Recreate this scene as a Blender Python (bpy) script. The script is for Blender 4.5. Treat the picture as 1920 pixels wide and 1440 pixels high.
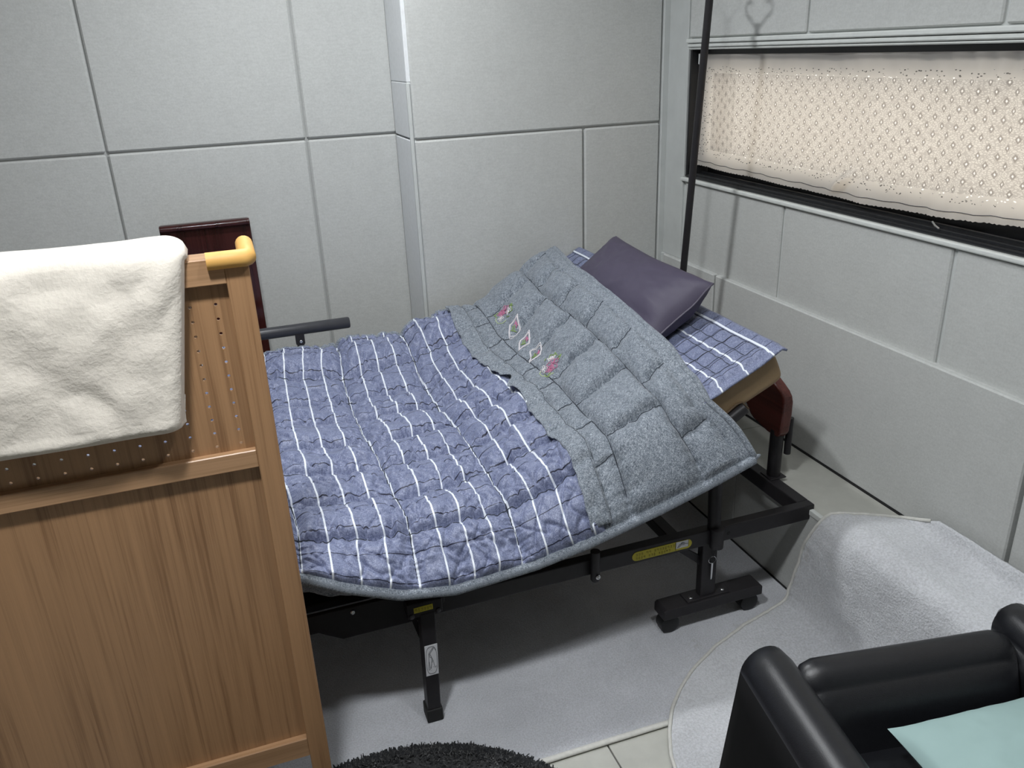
import bpy, bmesh, math, random
import numpy as np
from mathutils import Matrix, Vector

random.seed(7)
SC = bpy.context.scene
COL = SC.collection
for o in list(bpy.data.objects):
    bpy.data.objects.remove(o)

# ------------------------------------------------------------------ camera
cam_d = bpy.data.cameras.new('camera')
cam = bpy.data.objects.new('camera', cam_d)
COL.objects.link(cam)
cam_d.sensor_width = 36.0
cam_d.lens = 1530.0 / 1920.0 * 36.0
cam_d.clip_start = 0.02
RX, RY, RZ = (0.940498, -0.337623, -0.038392), (-0.162364, -0.347261, -0.923606), (0.298498, 0.874883, -0.381416)
cam.matrix_world = Matrix(((RX[0], -RY[0], -RZ[0], 0.0),
                           (RX[1], -RY[1], -RZ[1], 0.0),
                           (RX[2], -RY[2], -RZ[2], 1.6),
                           (0, 0, 0, 1)))
SC.camera = cam

# ------------------------------------------------------------------ world (overcast daylight outside)
w = bpy.data.worlds.new('world')
SC.world = w
w.use_nodes = True
bg = w.node_tree.nodes['Background']
bg.inputs['Color'].default_value = (1.0, 0.90, 0.81, 1)
bg.inputs['Strength'].default_value = 2.1

# ------------------------------------------------------------------ light levels and exposure
KEY_EMIT = 480.0       # ceiling downlight before the partition
SECOND_EMIT = 400.0    # ceiling downlight over the bed
FILL_EMIT = 165.0    # added fill light over the armchair, brightens the right wall
LIGHT_RGB = (0.955, 0.98, 1.0)
vs = SC.view_settings
vs.view_transform = 'Standard'
vs.look = 'None'
vs.gamma = 1.0
vs.use_curve_mapping = False
vs.exposure = -0.10

# ------------------------------------------------------------------ helpers
def link(o, parent=None):
    COL.objects.link(o)
    if parent is not None:
        o.parent = parent
        b = parent.get('_b')
        if b is not None:
            o.matrix_parent_inverse = Matrix.Translation((-b[0], -b[1], -b[2]))
    return o

def thing(name, label, cat, loc=(0, 0, 0), group=None, local=False, rz=0.0):
    """Empty at a thing's base.  local=False: parts are given in world coordinates."""
    o = bpy.data.objects.new(name, None)
    o.empty_display_size = 0.1
    COL.objects.link(o)
    o.location = loc
    o.rotation_euler = (0, 0, rz)
    o['label'] = label
    o['category'] = cat
    if group:
        o['group'] = group
    if not local:
        o['_b'] = loc
    return o

def tag(o, label, cat, group=None):
    o['label'] = label
    o['category'] = cat
    if group:
        o['group'] = group
    return o

def structure(o):
    o['kind'] = 'structure'
    return o

def mk(name, verts, faces, mat, parent=None, smooth=False, uv=None):
    me = bpy.data.meshes.new(name)
    me.from_pydata([tuple(v) for v in verts], [], faces)
    if isinstance(mat, (list, tuple)):
        for m in mat:
            me.materials.append(m)
    else:
        me.materials.append(mat)
    if smooth:
        me.polygons.foreach_set('use_smooth', [True] * len(me.polygons))
    if uv is not None:
        uvl = me.uv_layers.new(name='UVMap')
        li = np.empty(len(me.loops), dtype=np.int32)
        me.loops.foreach_get('vertex_index', li)
        uvl.data.foreach_set('uv', np.asarray(uv, dtype=np.float32)[li].ravel())
    me.update()
    o = bpy.data.objects.new(name, me)
    return link(o, parent)

def mk_bm(name, bm, mat, parent=None, smooth=False):
    me = bpy.data.meshes.new(name)
    bm.to_mesh(me)
    bm.free()
    me.materials.append(mat)
    if smooth:
        me.polygons.foreach_set('use_smooth', [True] * len(me.polygons))
    o = bpy.data.objects.new(name, me)
    return link(o, parent)

def bm_box(bm, lo, hi, bev=0.0, seg=1):
    r = bmesh.ops.create_cube(bm, size=1.0)
    vs_ = r['verts']
    for v in vs_:
        for i in range(3):
            v.co[i] = lo[i] + (v.co[i] + 0.5) * (hi[i] - lo[i])
    if bev > 0:
        es = list({e for v in vs_ for e in v.link_edges})
        bmesh.ops.bevel(bm, geom=es, offset=bev, segments=seg, affect='EDGES', profile=0.5)

def box(name, lo, hi, mat, parent=None, bev=0.0015, seg=1, smooth=False):
    bm = bmesh.new()
    bm_box(bm, lo, hi, bev, seg)
    return mk_bm(name, bm, mat, parent, smooth)

def boxes(name, items, mat, parent=None, bev=0.0015):
    bm = bmesh.new()
    for lo, hi in items:
        bm_box(bm, lo, hi, bev)
    return mk_bm(name, bm, mat, parent)

def sweep(pts, r, n=12, closed=False, sx=1.0):
    """tube verts/faces along a polyline, r scalar or list"""
    pts = [Vector(p) for p in pts]
    k = len(pts)
    rs = r if hasattr(r, '__len__') else [r] * k
    tan = []
    for i in range(k):
        if closed:
            t = pts[(i + 1) % k] - pts[i - 1]
        else:
            t = pts[min(i + 1, k - 1)] - pts[max(i - 1, 0)]
        tan.append(t.normalized())
    up = Vector((0, 0, 1)) if abs(tan[0].z) < 0.9 else Vector((1, 0, 0))
    nrm = tan[0].cross(up).normalized()
    V, F = [], []
    for i in range(k):
        nrm = (nrm - tan[i] * nrm.dot(tan[i])).normalized()
        bi = tan[i].cross(nrm)
        for j in range(n):
            a = 2 * math.pi * j / n
            V.append(pts[i] + nrm * (math.cos(a) * rs[i] * sx) + bi * (math.sin(a) * rs[i]))
    m = k if closed else k - 1
    for i in range(m):
        for j in range(n):
            a, b = i * n + j, i * n + (j + 1) % n
            c, d = ((i + 1) % k) * n + (j + 1) % n, ((i + 1) % k) * n + j
            F.append((a, d, c, b))
    if not closed:
        F.append(tuple(range(n)))
        F.append(tuple(reversed(range((k - 1) * n, k * n))))
    return V, F

def tube(name, pts, r, mat, parent=None, n=12, closed=False, smooth=True):
    V, F = sweep(pts, r, n, closed)
    o = mk(name, V, F, mat, parent, smooth)
    if smooth:
        auto_sharp(o)
    return o

def auto_sharp(o, ang=50):
    me = o.data
    bm = bmesh.new()
    bm.from_mesh(me)
    lim = math.radians(ang)
    for e in bm.edges:
        if len(e.link_faces) == 2 and e.calc_face_angle(0) > lim:
            e.smooth = False
    bm.to_mesh(me)
    bm.free()

def merge(name, parts, mat, parent=None, smooth=False):
    V, F = [], []
    for v, f in parts:
        k = len(V)
        V += list(v)
        F += [tuple(i + k for i in q) for q in f]
    return mk(name, V, F, mat, parent, smooth)

def grid_faces(nx, ny, flip=False):
    i = np.arange(nx - 1)[:, None]
    j = np.arange(ny - 1)[None, :]
    a = i * ny + j
    q = np.stack([a, a + ny, a + ny + 1, a + 1], -1).reshape(-1, 4)
    if flip:
        q = q[:, ::-1]
    return q.tolist()

def grid(name, A, mat, parent=None, uv=None, flip=False):
    nx, ny = A.shape[:2]
    return mk(name, A.reshape(-1, 3).tolist(), grid_faces(nx, ny, flip), mat, parent, True,
              None if uv is None else uv.reshape(-1, 2))

def solidify(o, th, offset=-1):
    m = o.modifiers.new('thickness', 'SOLIDIFY')
    m.thickness = th
    m.offset = offset
    return o

def prism(name, outline, axis, a, b, mat, parent=None, bev=0.0, seg=2):
    """outline of 2-D points extruded along axis 0/1/2 from a to b"""
    bm = bmesh.new()
    def p3(p, t):
        q = list(p)
        q.insert(axis, t)
        return q
    v0 = [bm.verts.new(p3(p, a)) for p in outline]
    v1 = [bm.verts.new(p3(p, b)) for p in outline]
    bm.faces.new(v0)
    bm.faces.new(list(reversed(v1)))
    n = len(outline)
    for i in range(n):
        bm.faces.new((v0[i], v1[i], v1[(i + 1) % n], v0[(i + 1) % n]))
    bmesh.ops.recalc_face_normals(bm, faces=bm.faces)
    if bev:
        es = [e for e in bm.edges if len(e.link_faces) == 2 and e.calc_face_angle(0) > 0.5]
        bmesh.ops.bevel(bm, geom=es, offset=bev, segments=seg, affect='EDGES', profile=0.5)
    return mk_bm(name, bm, mat, parent)

def disc_bolt(name, c, axis, r, mat, parent, h=0.005):
    p = Vector(c)
    a = Vector(axis)
    V, F = sweep([p, p + a * h * 0.6, p + a * h, p + a * h], [r, r, r * 0.7, r * 0.4], 12)
    return mk(name, V, F, mat, parent, True)

def sstep(x, a, b):
    t = np.clip((x - a) / (b - a), 0, 1)
    return t * t * (3 - 2 * t)

_rng = np.random.RandomState(3)
_TAB = _rng.rand(256, 256)
def vnoise(x, y):
    xi = np.floor(x).astype(int)
    yi = np.floor(y).astype(int)
    fx, fy = x - xi, y - yi
    fx = fx * fx * (3 - 2 * fx)
    fy = fy * fy * (3 - 2 * fy)
    a = _TAB[xi % 256, yi % 256]
    b = _TAB[(xi + 1) % 256, yi % 256]
    c = _TAB[xi % 256, (yi + 1) % 256]
    d = _TAB[(xi + 1) % 256, (yi + 1) % 256]
    return (a * (1 - fx) + b * fx) * (1 - fy) + (c * (1 - fx) + d * fx) * fy - 0.5
def fbm(x, y, o=3):
    s, a = 0, 1.0
    for k in range(o):
        s = s + a * vnoise(x + 17 * k, y + 31 * k)
        x, y, a = x * 2.03, y * 2.03, a * 0.5
    return s

# ------------------------------------------------------------------ materials
class NT:
    def __init__(self, m):
        m.use_nodes = True
        self.t = m.node_tree
        self.b = self.t.nodes['Principled BSDF']
    def n(self, typ, **kw):
        x = self.t.nodes.new(typ)
        for k, v in kw.items():
            setattr(x, k, v)
        return x
    def l(self, a, b):
        self.t.links.new(a, b)
    def math(self, op, a, b=None, c=None):
        x = self.n('ShaderNodeMath', operation=op)
        for i, v in enumerate((a, b, c)):
            if v is None:
                continue
            if isinstance(v, (int, float)):
                x.inputs[i].default_value = v
            else:
                self.l(v, x.inputs[i])
        return x.outputs[0]
    def mix(self, fac, a, b):
        x = self.n('ShaderNodeMix', data_type='RGBA')
        for s, v in ((x.inputs[0], fac), (x.inputs[6], a), (x.inputs[7], b)):
            if isinstance(v, (int, float)):
                s.default_value = v
            elif isinstance(v, tuple):
                s.default_value = (*v[:3], 1)
            else:
                self.l(v, s)
        return x.outputs[2]
    def noise(self, scale, detail=3, co=None, rough=0.6, stretch=None):
        x = self.n('ShaderNodeTexNoise')
        x.inputs['Scale'].default_value = scale
        x.inputs['Detail'].default_value = detail
        x.inputs['Roughness'].default_value = rough
        if co is None:
            co = self.n('ShaderNodeTexCoord').outputs['Object']
        if stretch:
            mp = self.n('ShaderNodeMapping')
            mp.inputs['Scale'].default_value = stretch
            self.l(co, mp.inputs['Vector'])
            co = mp.outputs[0]
        self.l(co, x.inputs['Vector'])
        return x.outputs['Fac']
    def ramp(self, fac, stops):
        x = self.n('ShaderNodeValToRGB')
        e = x.color_ramp.elements
        while len(e) < len(stops):
            e.new(0.5)
        for el, (p, c) in zip(e, stops):
            el.position = p
            el.color = (*c, 1)
        self.l(fac, x.inputs[0])
        return x.outputs[0]
    def bump(self, h, strength, dist):
        x = self.n('ShaderNodeBump')
        x.inputs['Strength'].default_value = strength
        x.inputs['Distance'].default_value = dist
        self.l(h, x.inputs['Height'])
        self.l(x.outputs[0], self.b.inputs['Normal'])
        return x

def plain(name, rgb, rough=0.5, metal=0.0, spec=0.5, var=0.0, scale=30, bump=0.0, coat=0.0):
    m = bpy.data.materials.new(name)
    t = NT(m)
    t.b.inputs['Roughness'].default_value = rough
    t.b.inputs['Metallic'].default_value = metal
    t.b.inputs['Specular IOR Level'].default_value = spec
    t.b.inputs['Coat Weight'].default_value = coat
    t.b.inputs['Coat Roughness'].default_value = 0.15
    f = t.noise(scale, 4)
    lo = tuple(max(c * (1 - var), 0) for c in rgb)
    hi = tuple(c * (1 + var) for c in rgb)
    t.l(t.ramp(f, [(0.3, lo), (0.7, hi)]), t.b.inputs['Base Color'])
    if bump:
        t.bump(t.noise(scale * 4, 3), 0.6, bump)
    return m

def felt_panel(name, rgb):
    m = bpy.data.materials.new(name)
    t = NT(m)
    t.b.inputs['Roughness'].default_value = 0.95
    t.b.inputs['Specular IOR Level'].default_value = 0.2
    f1 = t.noise(9, 5, rough=0.7)
    f2 = t.noise(170, 2)
    f3 = t.noise(40, 3, stretch=(1, 1, 3.5))
    s = t.math('ADD', t.math('MULTIPLY', f1, 0.25), t.math('MULTIPLY', f2, 0.4))
    s = t.math('ADD', s, t.math('MULTIPLY', f3, 0.35))
    lo = tuple(c * 0.91 for c in rgb)
    hi = tuple(min(c * 1.08, 1) for c in rgb)
    t.l(t.ramp(s, [(0.36, lo), (0.64, hi)]), t.b.inputs['Base Color'])
    t.bump(f2, 0.25, 0.0015)
    return m

def wood(name, base, dark, axis='Z', rough=0.38):
    m = bpy.data.materials.new(name)
    t = NT(m)
    st = {'Z': (14, 14, 0.55), 'X': (0.55, 14, 14), 'Y': (14, 0.55, 14)}[axis]
    st2 = {'Z': (210, 210, 3.0), 'X': (3.0, 210, 210), 'Y': (210, 3.0, 210)}[axis]
    f1 = t.noise(1.6, 4, stretch=st, rough=0.55)
    f2 = t.noise(1.0, 3, stretch=st2, rough=0.6)
    s = t.math('ADD', t.math('MULTIPLY', f1, 0.58), t.math('MULTIPLY', f2, 0.42))
    hi = tuple(min(1, c * 1.14) for c in base)
    t.l(t.ramp(s, [(0.38, dark), (0.5, base), (0.63, hi)]), t.b.inputs['Base Color'])
    t.b.inputs['Roughness'].default_value = rough
    t.bump(f2, 0.15, 0.0006)
    return m

def melange(t, uvout, a, b, c):
    """woven melange colour from fine crossed threads"""
    f1 = t.noise(1.0, 2, co=uvout, stretch=(680, 140, 1))
    f2 = t.noise(1.0, 2, co=uvout, stretch=(140, 680, 1))
    f3 = t.noise(60, 3, co=uvout)
    s = t.math('ADD', t.math('MULTIPLY', f1, 0.42), t.math('MULTIPLY', f2, 0.42))
    s = t.math('ADD', s, t.math('MULTIPLY', f3, 0.16))
    return t.ramp(s, [(0.40, a), (0.5, b), (0.61, c)]), s

def fabric_grey():
    m = bpy.data.materials.new('grey_melange')
    t = NT(m)
    uv = t.n('ShaderNodeTexCoord').outputs['UV']
    col, s = melange(t, uv, (0.072, 0.088, 0.110), (0.180, 0.206, 0.242), (0.42, 0.455, 0.50))
    t.l(col, t.b.inputs['Base Color'])
    t.b.inputs['Roughness'].default_value = 0.7
    t.b.inputs['Specular IOR Level'].default_value = 0.25
    t.b.inputs['Sheen Weight'].default_value = 0.15
    t.bump(s, 0.25, 0.0006)
    return m

def fabric_plaid(name, period_u=0.0675, period_v=0.085, off_u=0.0, off_v=0.0):
    m = bpy.data.materials.new(name)
    t = NT(m)
    uv = t.n('ShaderNodeTexCoord').outputs['UV']
    sp = t.n('ShaderNodeSeparateXYZ')
    t.l(uv, sp.inputs[0])
    col, s = melange(t, uv, (0.086, 0.103, 0.185), (0.165, 0.190, 0.305), (0.31, 0.34, 0.475))
    def lines(out, period, width, off):
        x = t.math('ADD', out, off)
        x = t.math('DIVIDE', x, period)
        x = t.math('FRACT', x)
        x = t.math('SUBTRACT', x, 0.5)
        x = t.math('ABSOLUTE', x)
        return t.math('LESS_THAN', x, width / period / 2)
    blk = lines(sp.outputs[1], period_v, 0.0026, off_v)
    wht = lines(sp.outputs[0], period_u, 0.0046, off_u)
    col = t.mix(blk, col, (0.012, 0.014, 0.035))
    col = t.mix(wht, col, (0.78, 0.82, 0.88))
    t.l(col, t.b.inputs['Base Color'])
    t.b.inputs['Roughness'].default_value = 0.5
    t.b.inputs['Specular IOR Level'].default_value = 0.45
    t.b.inputs['Sheen Weight'].default_value = 0.1
    t.bump(s, 0.2, 0.0004)
    return m

def pile(name, rgb, scale=220, var=0.12, bump=0.004, big=0.08, stain=None):
    m = bpy.data.materials.new(name)
    t = NT(m)
    f = t.noise(scale, 3)
    g = t.noise(3.2, 4)
    s = t.math('ADD', t.math('MULTIPLY', f, 0.55), t.math('MULTIPLY', g, 0.45))
    lo = tuple(c * (1 - var) for c in rgb)
    hi = tuple(min(1, c * (1 + var)) for c in rgb)
    col = t.ramp(s, [(0.36, lo), (0.62, hi)])
    if stain:
        k = t.noise(6.0, 5, rough=0.7)
        k = t.math('MULTIPLY', t.math('GREATER_THAN', k, 0.66), 0.3)
        col = t.mix(k, col, stain)
    t.l(col, t.b.inputs['Base Color'])
    t.b.inputs['Roughness'].default_value = 1.0
    t.b.inputs['Specular IOR Level'].default_value = 0.1
    t.b.inputs['Sheen Weight'].default_value = 0.35
    t.b.inputs['Sheen Roughness'].default_value = 0.6
    t.bump(f, 0.7, bump)
    return m

def emitter(name, rgb, strength):
    m = bpy.data.materials.new(name)
    t = NT(m)
    t.b.inputs['Base Color'].default_value = (0.8, 0.8, 0.8, 1)
    t.b.inputs['Emission Color'].default_value = (*rgb, 1)
    t.b.inputs['Emission Strength'].default_value = strength
    return m

def lace_material():
    m = bpy.data.materials.new('lace')
    m.use_nodes = True
    t = NT(m)
    nodes = t.t.nodes
    out = nodes['Material Output']
    nodes.remove(t.b)
    uv = t.n('ShaderNodeTexCoord').outputs['UV']
    sp = t.n('ShaderNodeSeparateXYZ')
    t.l(uv, sp.inputs[0])
    U, V = sp.outputs[0], sp.outputs[1]
    # staggered lattice of small diamond eyelets
    a = t.math('DIVIDE', V, 0.0235)
    row = t.math('FLOOR', a)
    par = t.math('MULTIPLY', t.math('FRACT', t.math('MULTIPLY', row, 0.5)), 1.0)
    b = t.math('ADD', t.math('DIVIDE', U, 0.050), par)
    du = t.math('MULTIPLY', t.math('ABSOLUTE', t.math('SUBTRACT', t.math('FRACT', b), 0.5)), 0.050)
    dv = t.math('MULTIPLY', t.math('ABSOLUTE', t.math('SUBTRACT', t.math('FRACT', a), 0.5)), 0.0235)
    d = t.math('ADD', t.math('MULTIPLY', du, 1.5), dv)
    ring = t.math('LESS_THAN', t.math('ABSOLUTE', t.math('SUBTRACT', d, 0.0085)), 0.0036)
    core = t.math('LESS_THAN', d, 0.0040)
    field = t.math('MULTIPLY', t.math('MULTIPLY', t.math('GREATER_THAN', V, 0.072), t.math('LESS_THAN', V, 0.370)),
                   t.math('GREATER_THAN', U, 0.085))
    ring = t.math('MULTIPLY', ring, field)
    core = t.math('MULTIPLY', core, field)
    # knitted net: fine wavy lines
    vor = t.n('ShaderNodeTexVoronoi', feature='DISTANCE_TO_EDGE')
    mp = t.n('ShaderNodeMapping')
    mp.inputs['Scale'].default_value = (110, 210, 1)
    t.l(uv, mp.inputs['Vector'])
    t.l(mp.outputs[0], vor.inputs['Vector'])
    vor.inputs['Scale'].default_value = 1.0
    net = t.math('LESS_THAN', vor.outputs[0], 0.13)
    # speckled pinholes in the bands round the field
    vor2 = t.n('ShaderNodeTexVoronoi')
    mp2 = t.n('ShaderNodeMapping')
    mp2.inputs['Scale'].default_value = (75, 130, 1)
    t.l(uv, mp2.inputs['Vector'])
    t.l(mp2.outputs[0], vor2.inputs['Vector'])
    vor2.inputs['Scale'].default_value = 1.0
    pin = t.math('LESS_THAN', vor2.outputs['Distance'], 0.24)
    band = t.math('ADD', t.math('MULTIPLY', t.math('GREATER_THAN', V, 0.370), t.math('LESS_THAN', V, 0.395)),
                  t.math('MULTIPLY', t.math('GREATER_THAN', V, 0.045), t.math('LESS_THAN', V, 0.072)))
    band = t.math('ADD', band, t.math('MULTIPLY', t.math('MULTIPLY', t.math('LESS_THAN', U, 0.085), t.math('LESS_THAN', V, 0.370)), t.math('GREATER_THAN', V, 0.072)))
    pin = t.math('MULTIPLY', pin, band)
    dk = t.math('MULTIPLY', t.math('MULTIPLY', net, field), 0.6)
    dk = t.math('MINIMUM', t.math('ADD', dk, t.math('MULTIPLY', ring, 0.9)), 1.0)
    col = t.mix(dk, (0.86, 0.80, 0.73), (0.36, 0.31, 0.27))
    dif = t.n('ShaderNodeBsdfDiffuse')
    trl = t.n('ShaderNodeBsdfTranslucent')
    t.l(t.mix(0.6, col, (0.70, 0.68, 0.65)), dif.inputs['Color'])
    t.l(col, trl.inputs['Color'])
    mx = t.n('ShaderNodeMixShader')
    mx.inputs[0].default_value = 0.55
    t.l(dif.outputs[0], mx.inputs[1])
    t.l(trl.outputs[0], mx.inputs[2])
    tr = t.n('ShaderNodeBsdfTransparent')
    hole = t.math('ADD', t.math('MULTIPLY', core, 0.5), t.math('MULTIPLY', pin, 0.75))
    base_open = t.math('MULTIPLY', t.math('MULTIPLY', field, t.math('SUBTRACT', 1.0, dk)), 0.10)
    hole = t.math('MINIMUM', t.math('ADD', hole, base_open), 0.9)
    mx2 = t.n('ShaderNodeMixShader')
    t.l(hole, mx2.inputs[0])
    t.l(mx.outputs[0], mx2.inputs[1])
    t.l(tr.outputs[0], mx2.inputs[2])
    t.l(mx2.outputs[0], out.inputs['Surface'])
    return m

def glass_material():
    m = bpy.data.materials.new('window_glass')
    t = NT(m)
    out = t.t.nodes['Material Output']
    t.t.nodes.remove(t.b)
    tr = t.n('ShaderNodeBsdfTransparent')
    tr.inputs['Color'].default_value = (0.93, 0.95, 0.94, 1)
    gl = t.n('ShaderNodeBsdfGlossy')
    gl.inputs['Roughness'].default_value = 0.02
    mx = t.n('ShaderNodeMixShader')
    mx.inputs[0].default_value = 0.07
    t.l(tr.outputs[0], mx.inputs[1])
    t.l(gl.outputs[0], mx.inputs[2])
    t.l(mx.outputs[0], out.inputs['Surface'])
    return m

M_PANEL = felt_panel('felt_wall_panel', (0.50, 0.510, 0.497))
M_JOINT = plain('panel_joint', (0.37, 0.38, 0.37), 0.9, var=0.05)
M_PAINT = plain('white_paint', (0.52, 0.54, 0.53), 0.6, var=0.05, scale=12)
M_DIM = plain('beige_paint', (0.36, 0.35, 0.33), 0.8, var=0.05)
M_STRIP = plain('pale_strip_board', (0.70, 0.72, 0.735), 0.8, var=0.04, scale=60)
M_CEIL = plain('ceiling_board', (0.72, 0.73, 0.72), 0.9, var=0.03)
M_TILE = plain('floor_tile_glaze', (0.47, 0.47, 0.43), 0.42, var=0.06, scale=18, spec=0.4)
M_GROUT = plain('grout', (0.20, 0.20, 0.19), 0.9, var=0.1)
M_EDGE = plain('ledge_edge_strip', (0.62, 0.64, 0.62), 0.5, var=0.05)
M_BLACKGAP = plain('black_sealant', (0.012, 0.012, 0.013), 0.8)
M_FRAME = plain('black_aluminium', (0.011, 0.0115, 0.013), 0.34, spec=0.45, var=0.2, scale=14)
M_STEEL = plain('dark_steel_paint', (0.019, 0.0175, 0.0195), 0.45, spec=0.35, var=0.12, scale=60)
M_STEEL2 = plain('grey_tube_paint', (0.036, 0.037, 0.043), 0.33, spec=0.5, var=0.1)
M_PLASTIC = plain('black_plastic', (0.008, 0.0085, 0.009), 0.5, var=0.1)
M_RUBBER = plain('black_rubber', (0.009, 0.009, 0.009), 0.75, var=0.1)
M_CHROME = plain('bright_zinc', (0.72, 0.73, 0.75), 0.25, metal=1.0)
M_YELLOW = plain('yellow_sticker', (0.52, 0.45, 0.03), 0.5, var=0.04)
M_INKY = plain('sticker_ink', (0.12, 0.10, 0.02), 0.7)
M_WHITEST = plain('white_sticker', (0.66, 0.67, 0.70), 0.5, var=0.03)
M_INK = plain('grey_ink', (0.06, 0.06, 0.075), 0.7)
M_WOODZ = wood('oak_veneer_upright', (0.350, 0.198, 0.099), (0.222, 0.115, 0.053), 'Z')
M_WOODX = wood('oak_veneer_rail', (0.40, 0.237, 0.128), (0.29, 0.165, 0.082), 'X')
M_MAHOG = wood('mahogany_gloss', (0.040, 0.0105, 0.0095), (0.022, 0.0055, 0.005), 'Z', rough=0.16)
M_MAHOG2 = wood('mahogany_satin', (0.105, 0.026, 0.020), (0.07, 0.017, 0.013), 'Y', rough=0.25)
M_GUARD = plain('yellow_foam', (0.66, 0.37, 0.10), 0.55, var=0.04)
M_FLEECE = pile('cream_fleece', (0.69, 0.64, 0.565), 120, 0.05, 0.0022)
M_RUGG = pile('grey_rug_pile', (0.50, 0.51, 0.545), 240, 0.20, 0.006, stain=(0.36, 0.35, 0.34))
M_RUGW = pile('pale_rug_pile', (0.55, 0.56, 0.585), 170, 0.2, 0.007, stain=(0.40, 0.38, 0.34))
M_BIND = plain('rug_binding', (0.58, 0.575, 0.54), 0.8, var=0.08, scale=80)
M_SHAG = pile('black_shag', (0.010, 0.011, 0.013), 90, 0.5, 0.004)
M_BROWN = plain('tan_mattress_cover', (0.27, 0.185, 0.098), 0.62, var=0.06, scale=300)
M_PIPE = plain('brown_piping', (0.085, 0.055, 0.03), 0.7)
M_PURPLE = plain('plum_cotton', (0.066, 0.057, 0.090), 0.55, var=0.06, scale=400, spec=0.3)
M_PURPIPE = plain('plum_piping', (0.095, 0.085, 0.115), 0.6)
M_LEATHER = plain('black_leather', (0.010, 0.0105, 0.013), 0.36, spec=0.55, var=0.15, scale=120, bump=0.0004)
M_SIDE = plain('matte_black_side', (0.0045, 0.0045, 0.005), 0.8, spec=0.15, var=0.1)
M_MINT = plain('mint_cotton', (0.30, 0.425, 0.415), 0.8, var=0.05, scale=6, bump=0.0005)
M_GREY = fabric_grey()
M_PLAID = fabric_plaid('blue_plaid', 0.0655, 0.083, -0.00225, 0.02)
M_PLAIDP = fabric_plaid('blue_plaid_pad', 0.082, 0.062, 0.02, 0.01)
M_LACE = lace_material()
M_GLASS = glass_material()
M_THW = plain('white_thread', (0.78, 0.74, 0.76), 0.6)
M_THP = plain('pink_thread', (0.55, 0.17, 0.30), 0.6)
M_THG = plain('green_thread', (0.22, 0.33, 0.10), 0.6)
M_THL = plain('lime_thread', (0.50, 0.60, 0.28), 0.6)
M_STITCH = plain('dark_stitch', (0.03, 0.036, 0.048), 0.8)

# ------------------------------------------------------------------ the room shell
XW, YB, YL, XS = 1.676, 2.955, 3.22, 0.671      # right wall, back wall, recessed back wall, step
ZLED, XLED = 0.323, 1.464
ROOM = dict(x0=-2.4, y0=-2.2, zc=2.45)

floor = structure(box('floor', (ROOM['x0'], ROOM['y0'], -0.08), (1.9, 3.4, -0.009), M_GROUT, bev=0))
tile_me = None
ty = 1.17 - 0.67 * 5
for i in range(-5, 2):
    for j in range(9):
        x0 = 0.68 + 0.67 * i
        x1 = min(x0 + 0.666, XLED - 0.001)
        y0 = ty + 0.67 * (j - 1)
        y1 = min(y0 + 0.666, YL - 0.002)
        if x1 - x0 < 0.05 or y1 - y0 < 0.05 or y0 < -2.6:
            continue
        box('tile', (x0, y0, -0.009), (x1, y1, 0.0), M_TILE, floor, bev=0.001)

ceiling = structure(box('ceiling', (ROOM['x0'], ROOM['y0'], ROOM['zc']), (1.9, 3.4, ROOM['zc'] + 0.1), M_CEIL, bev=0))

wall_left = structure(box('wall_left', (ROOM['x0'] - 0.1, ROOM['y0'], 0), (ROOM['x0'], 3.4, ROOM['zc']), M_DIM, bev=0))
wall_front = structure(box('wall_front', (ROOM['x0'], ROOM['y0'] - 0.1, 0), (1.9, ROOM['y0'], ROOM['zc']), M_DIM, bev=0))
wall_back = structure(boxes('wall_back', [((ROOM['x0'], YL + 0.012, 0), (XS + 0.012, YL + 0.14, ROOM['zc'])),
                                          ((XS + 0.012, YB + 0.012, 0), (1.9, YL + 0.14, ROOM['zc']))], M_JOINT, bev=0))
G = 0.003       # half joint
def ypanel(x0, x1, z0, z1, y, parent, th=0.02):
    return box('panel', (x0 + G, y, z0 + G), (x1 - G, y + th, z1 - G), M_PANEL, parent, bev=0.006)
def xpanel(y0, y1, z0, z1, x, parent, th=0.02, mat=None):
    return box('panel', (x, y0 + 2 * G, z0), (x + th, y1 - 2 * G, z1), mat or M_PANEL, parent, bev=0.004)
ZS = 1.312
for a, b in ((-2.40, -1.71), (-1.71, -1.03), (-1.03, -0.348), (-0.348, 0.334), (0.334, XS + 0.006)):
    ypanel(a, b, 0.0, ZS, YL, wall_back)
    ypanel(a, b, ZS, ROOM['zc'], YL, wall_back)
# return of the wall step (faces left), narrow strips
for z0, z1 in ((0.0, ZS - 0.004), (ZS - 0.004, 1.50), (1.50, ROOM['zc'])):
    box('panel', (XS, YB + 0.010, z0 + G * (z0 != 1.5)), (XS + 0.02, YL + 0.005, z1 - G * (z1 != 1.5)), M_STRIP, wall_back, bev=0.003)
box('panel', (XS - 0.004, YB + 0.002, 0), (XS + 0.010, YB + 0.016, 1.50), M_PAINT, wall_back, bev=0.003)
ZB = 1.306
for a, b in ((XS + 0.010, 1.339), (1.339, 1.667)):
    ypanel(a, b, 0.0, ZB, YB, wall_back)
ypanel(XS + 0.010, 1.667, ZB, ROOM['zc'], YB, wall_back)
box('corner_strip', (1.667, YB - 0.006, 0.0), (1.70, YB + 0.016, ROOM['zc']), M_PAINT, wall_back, bev=0.003)

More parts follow.
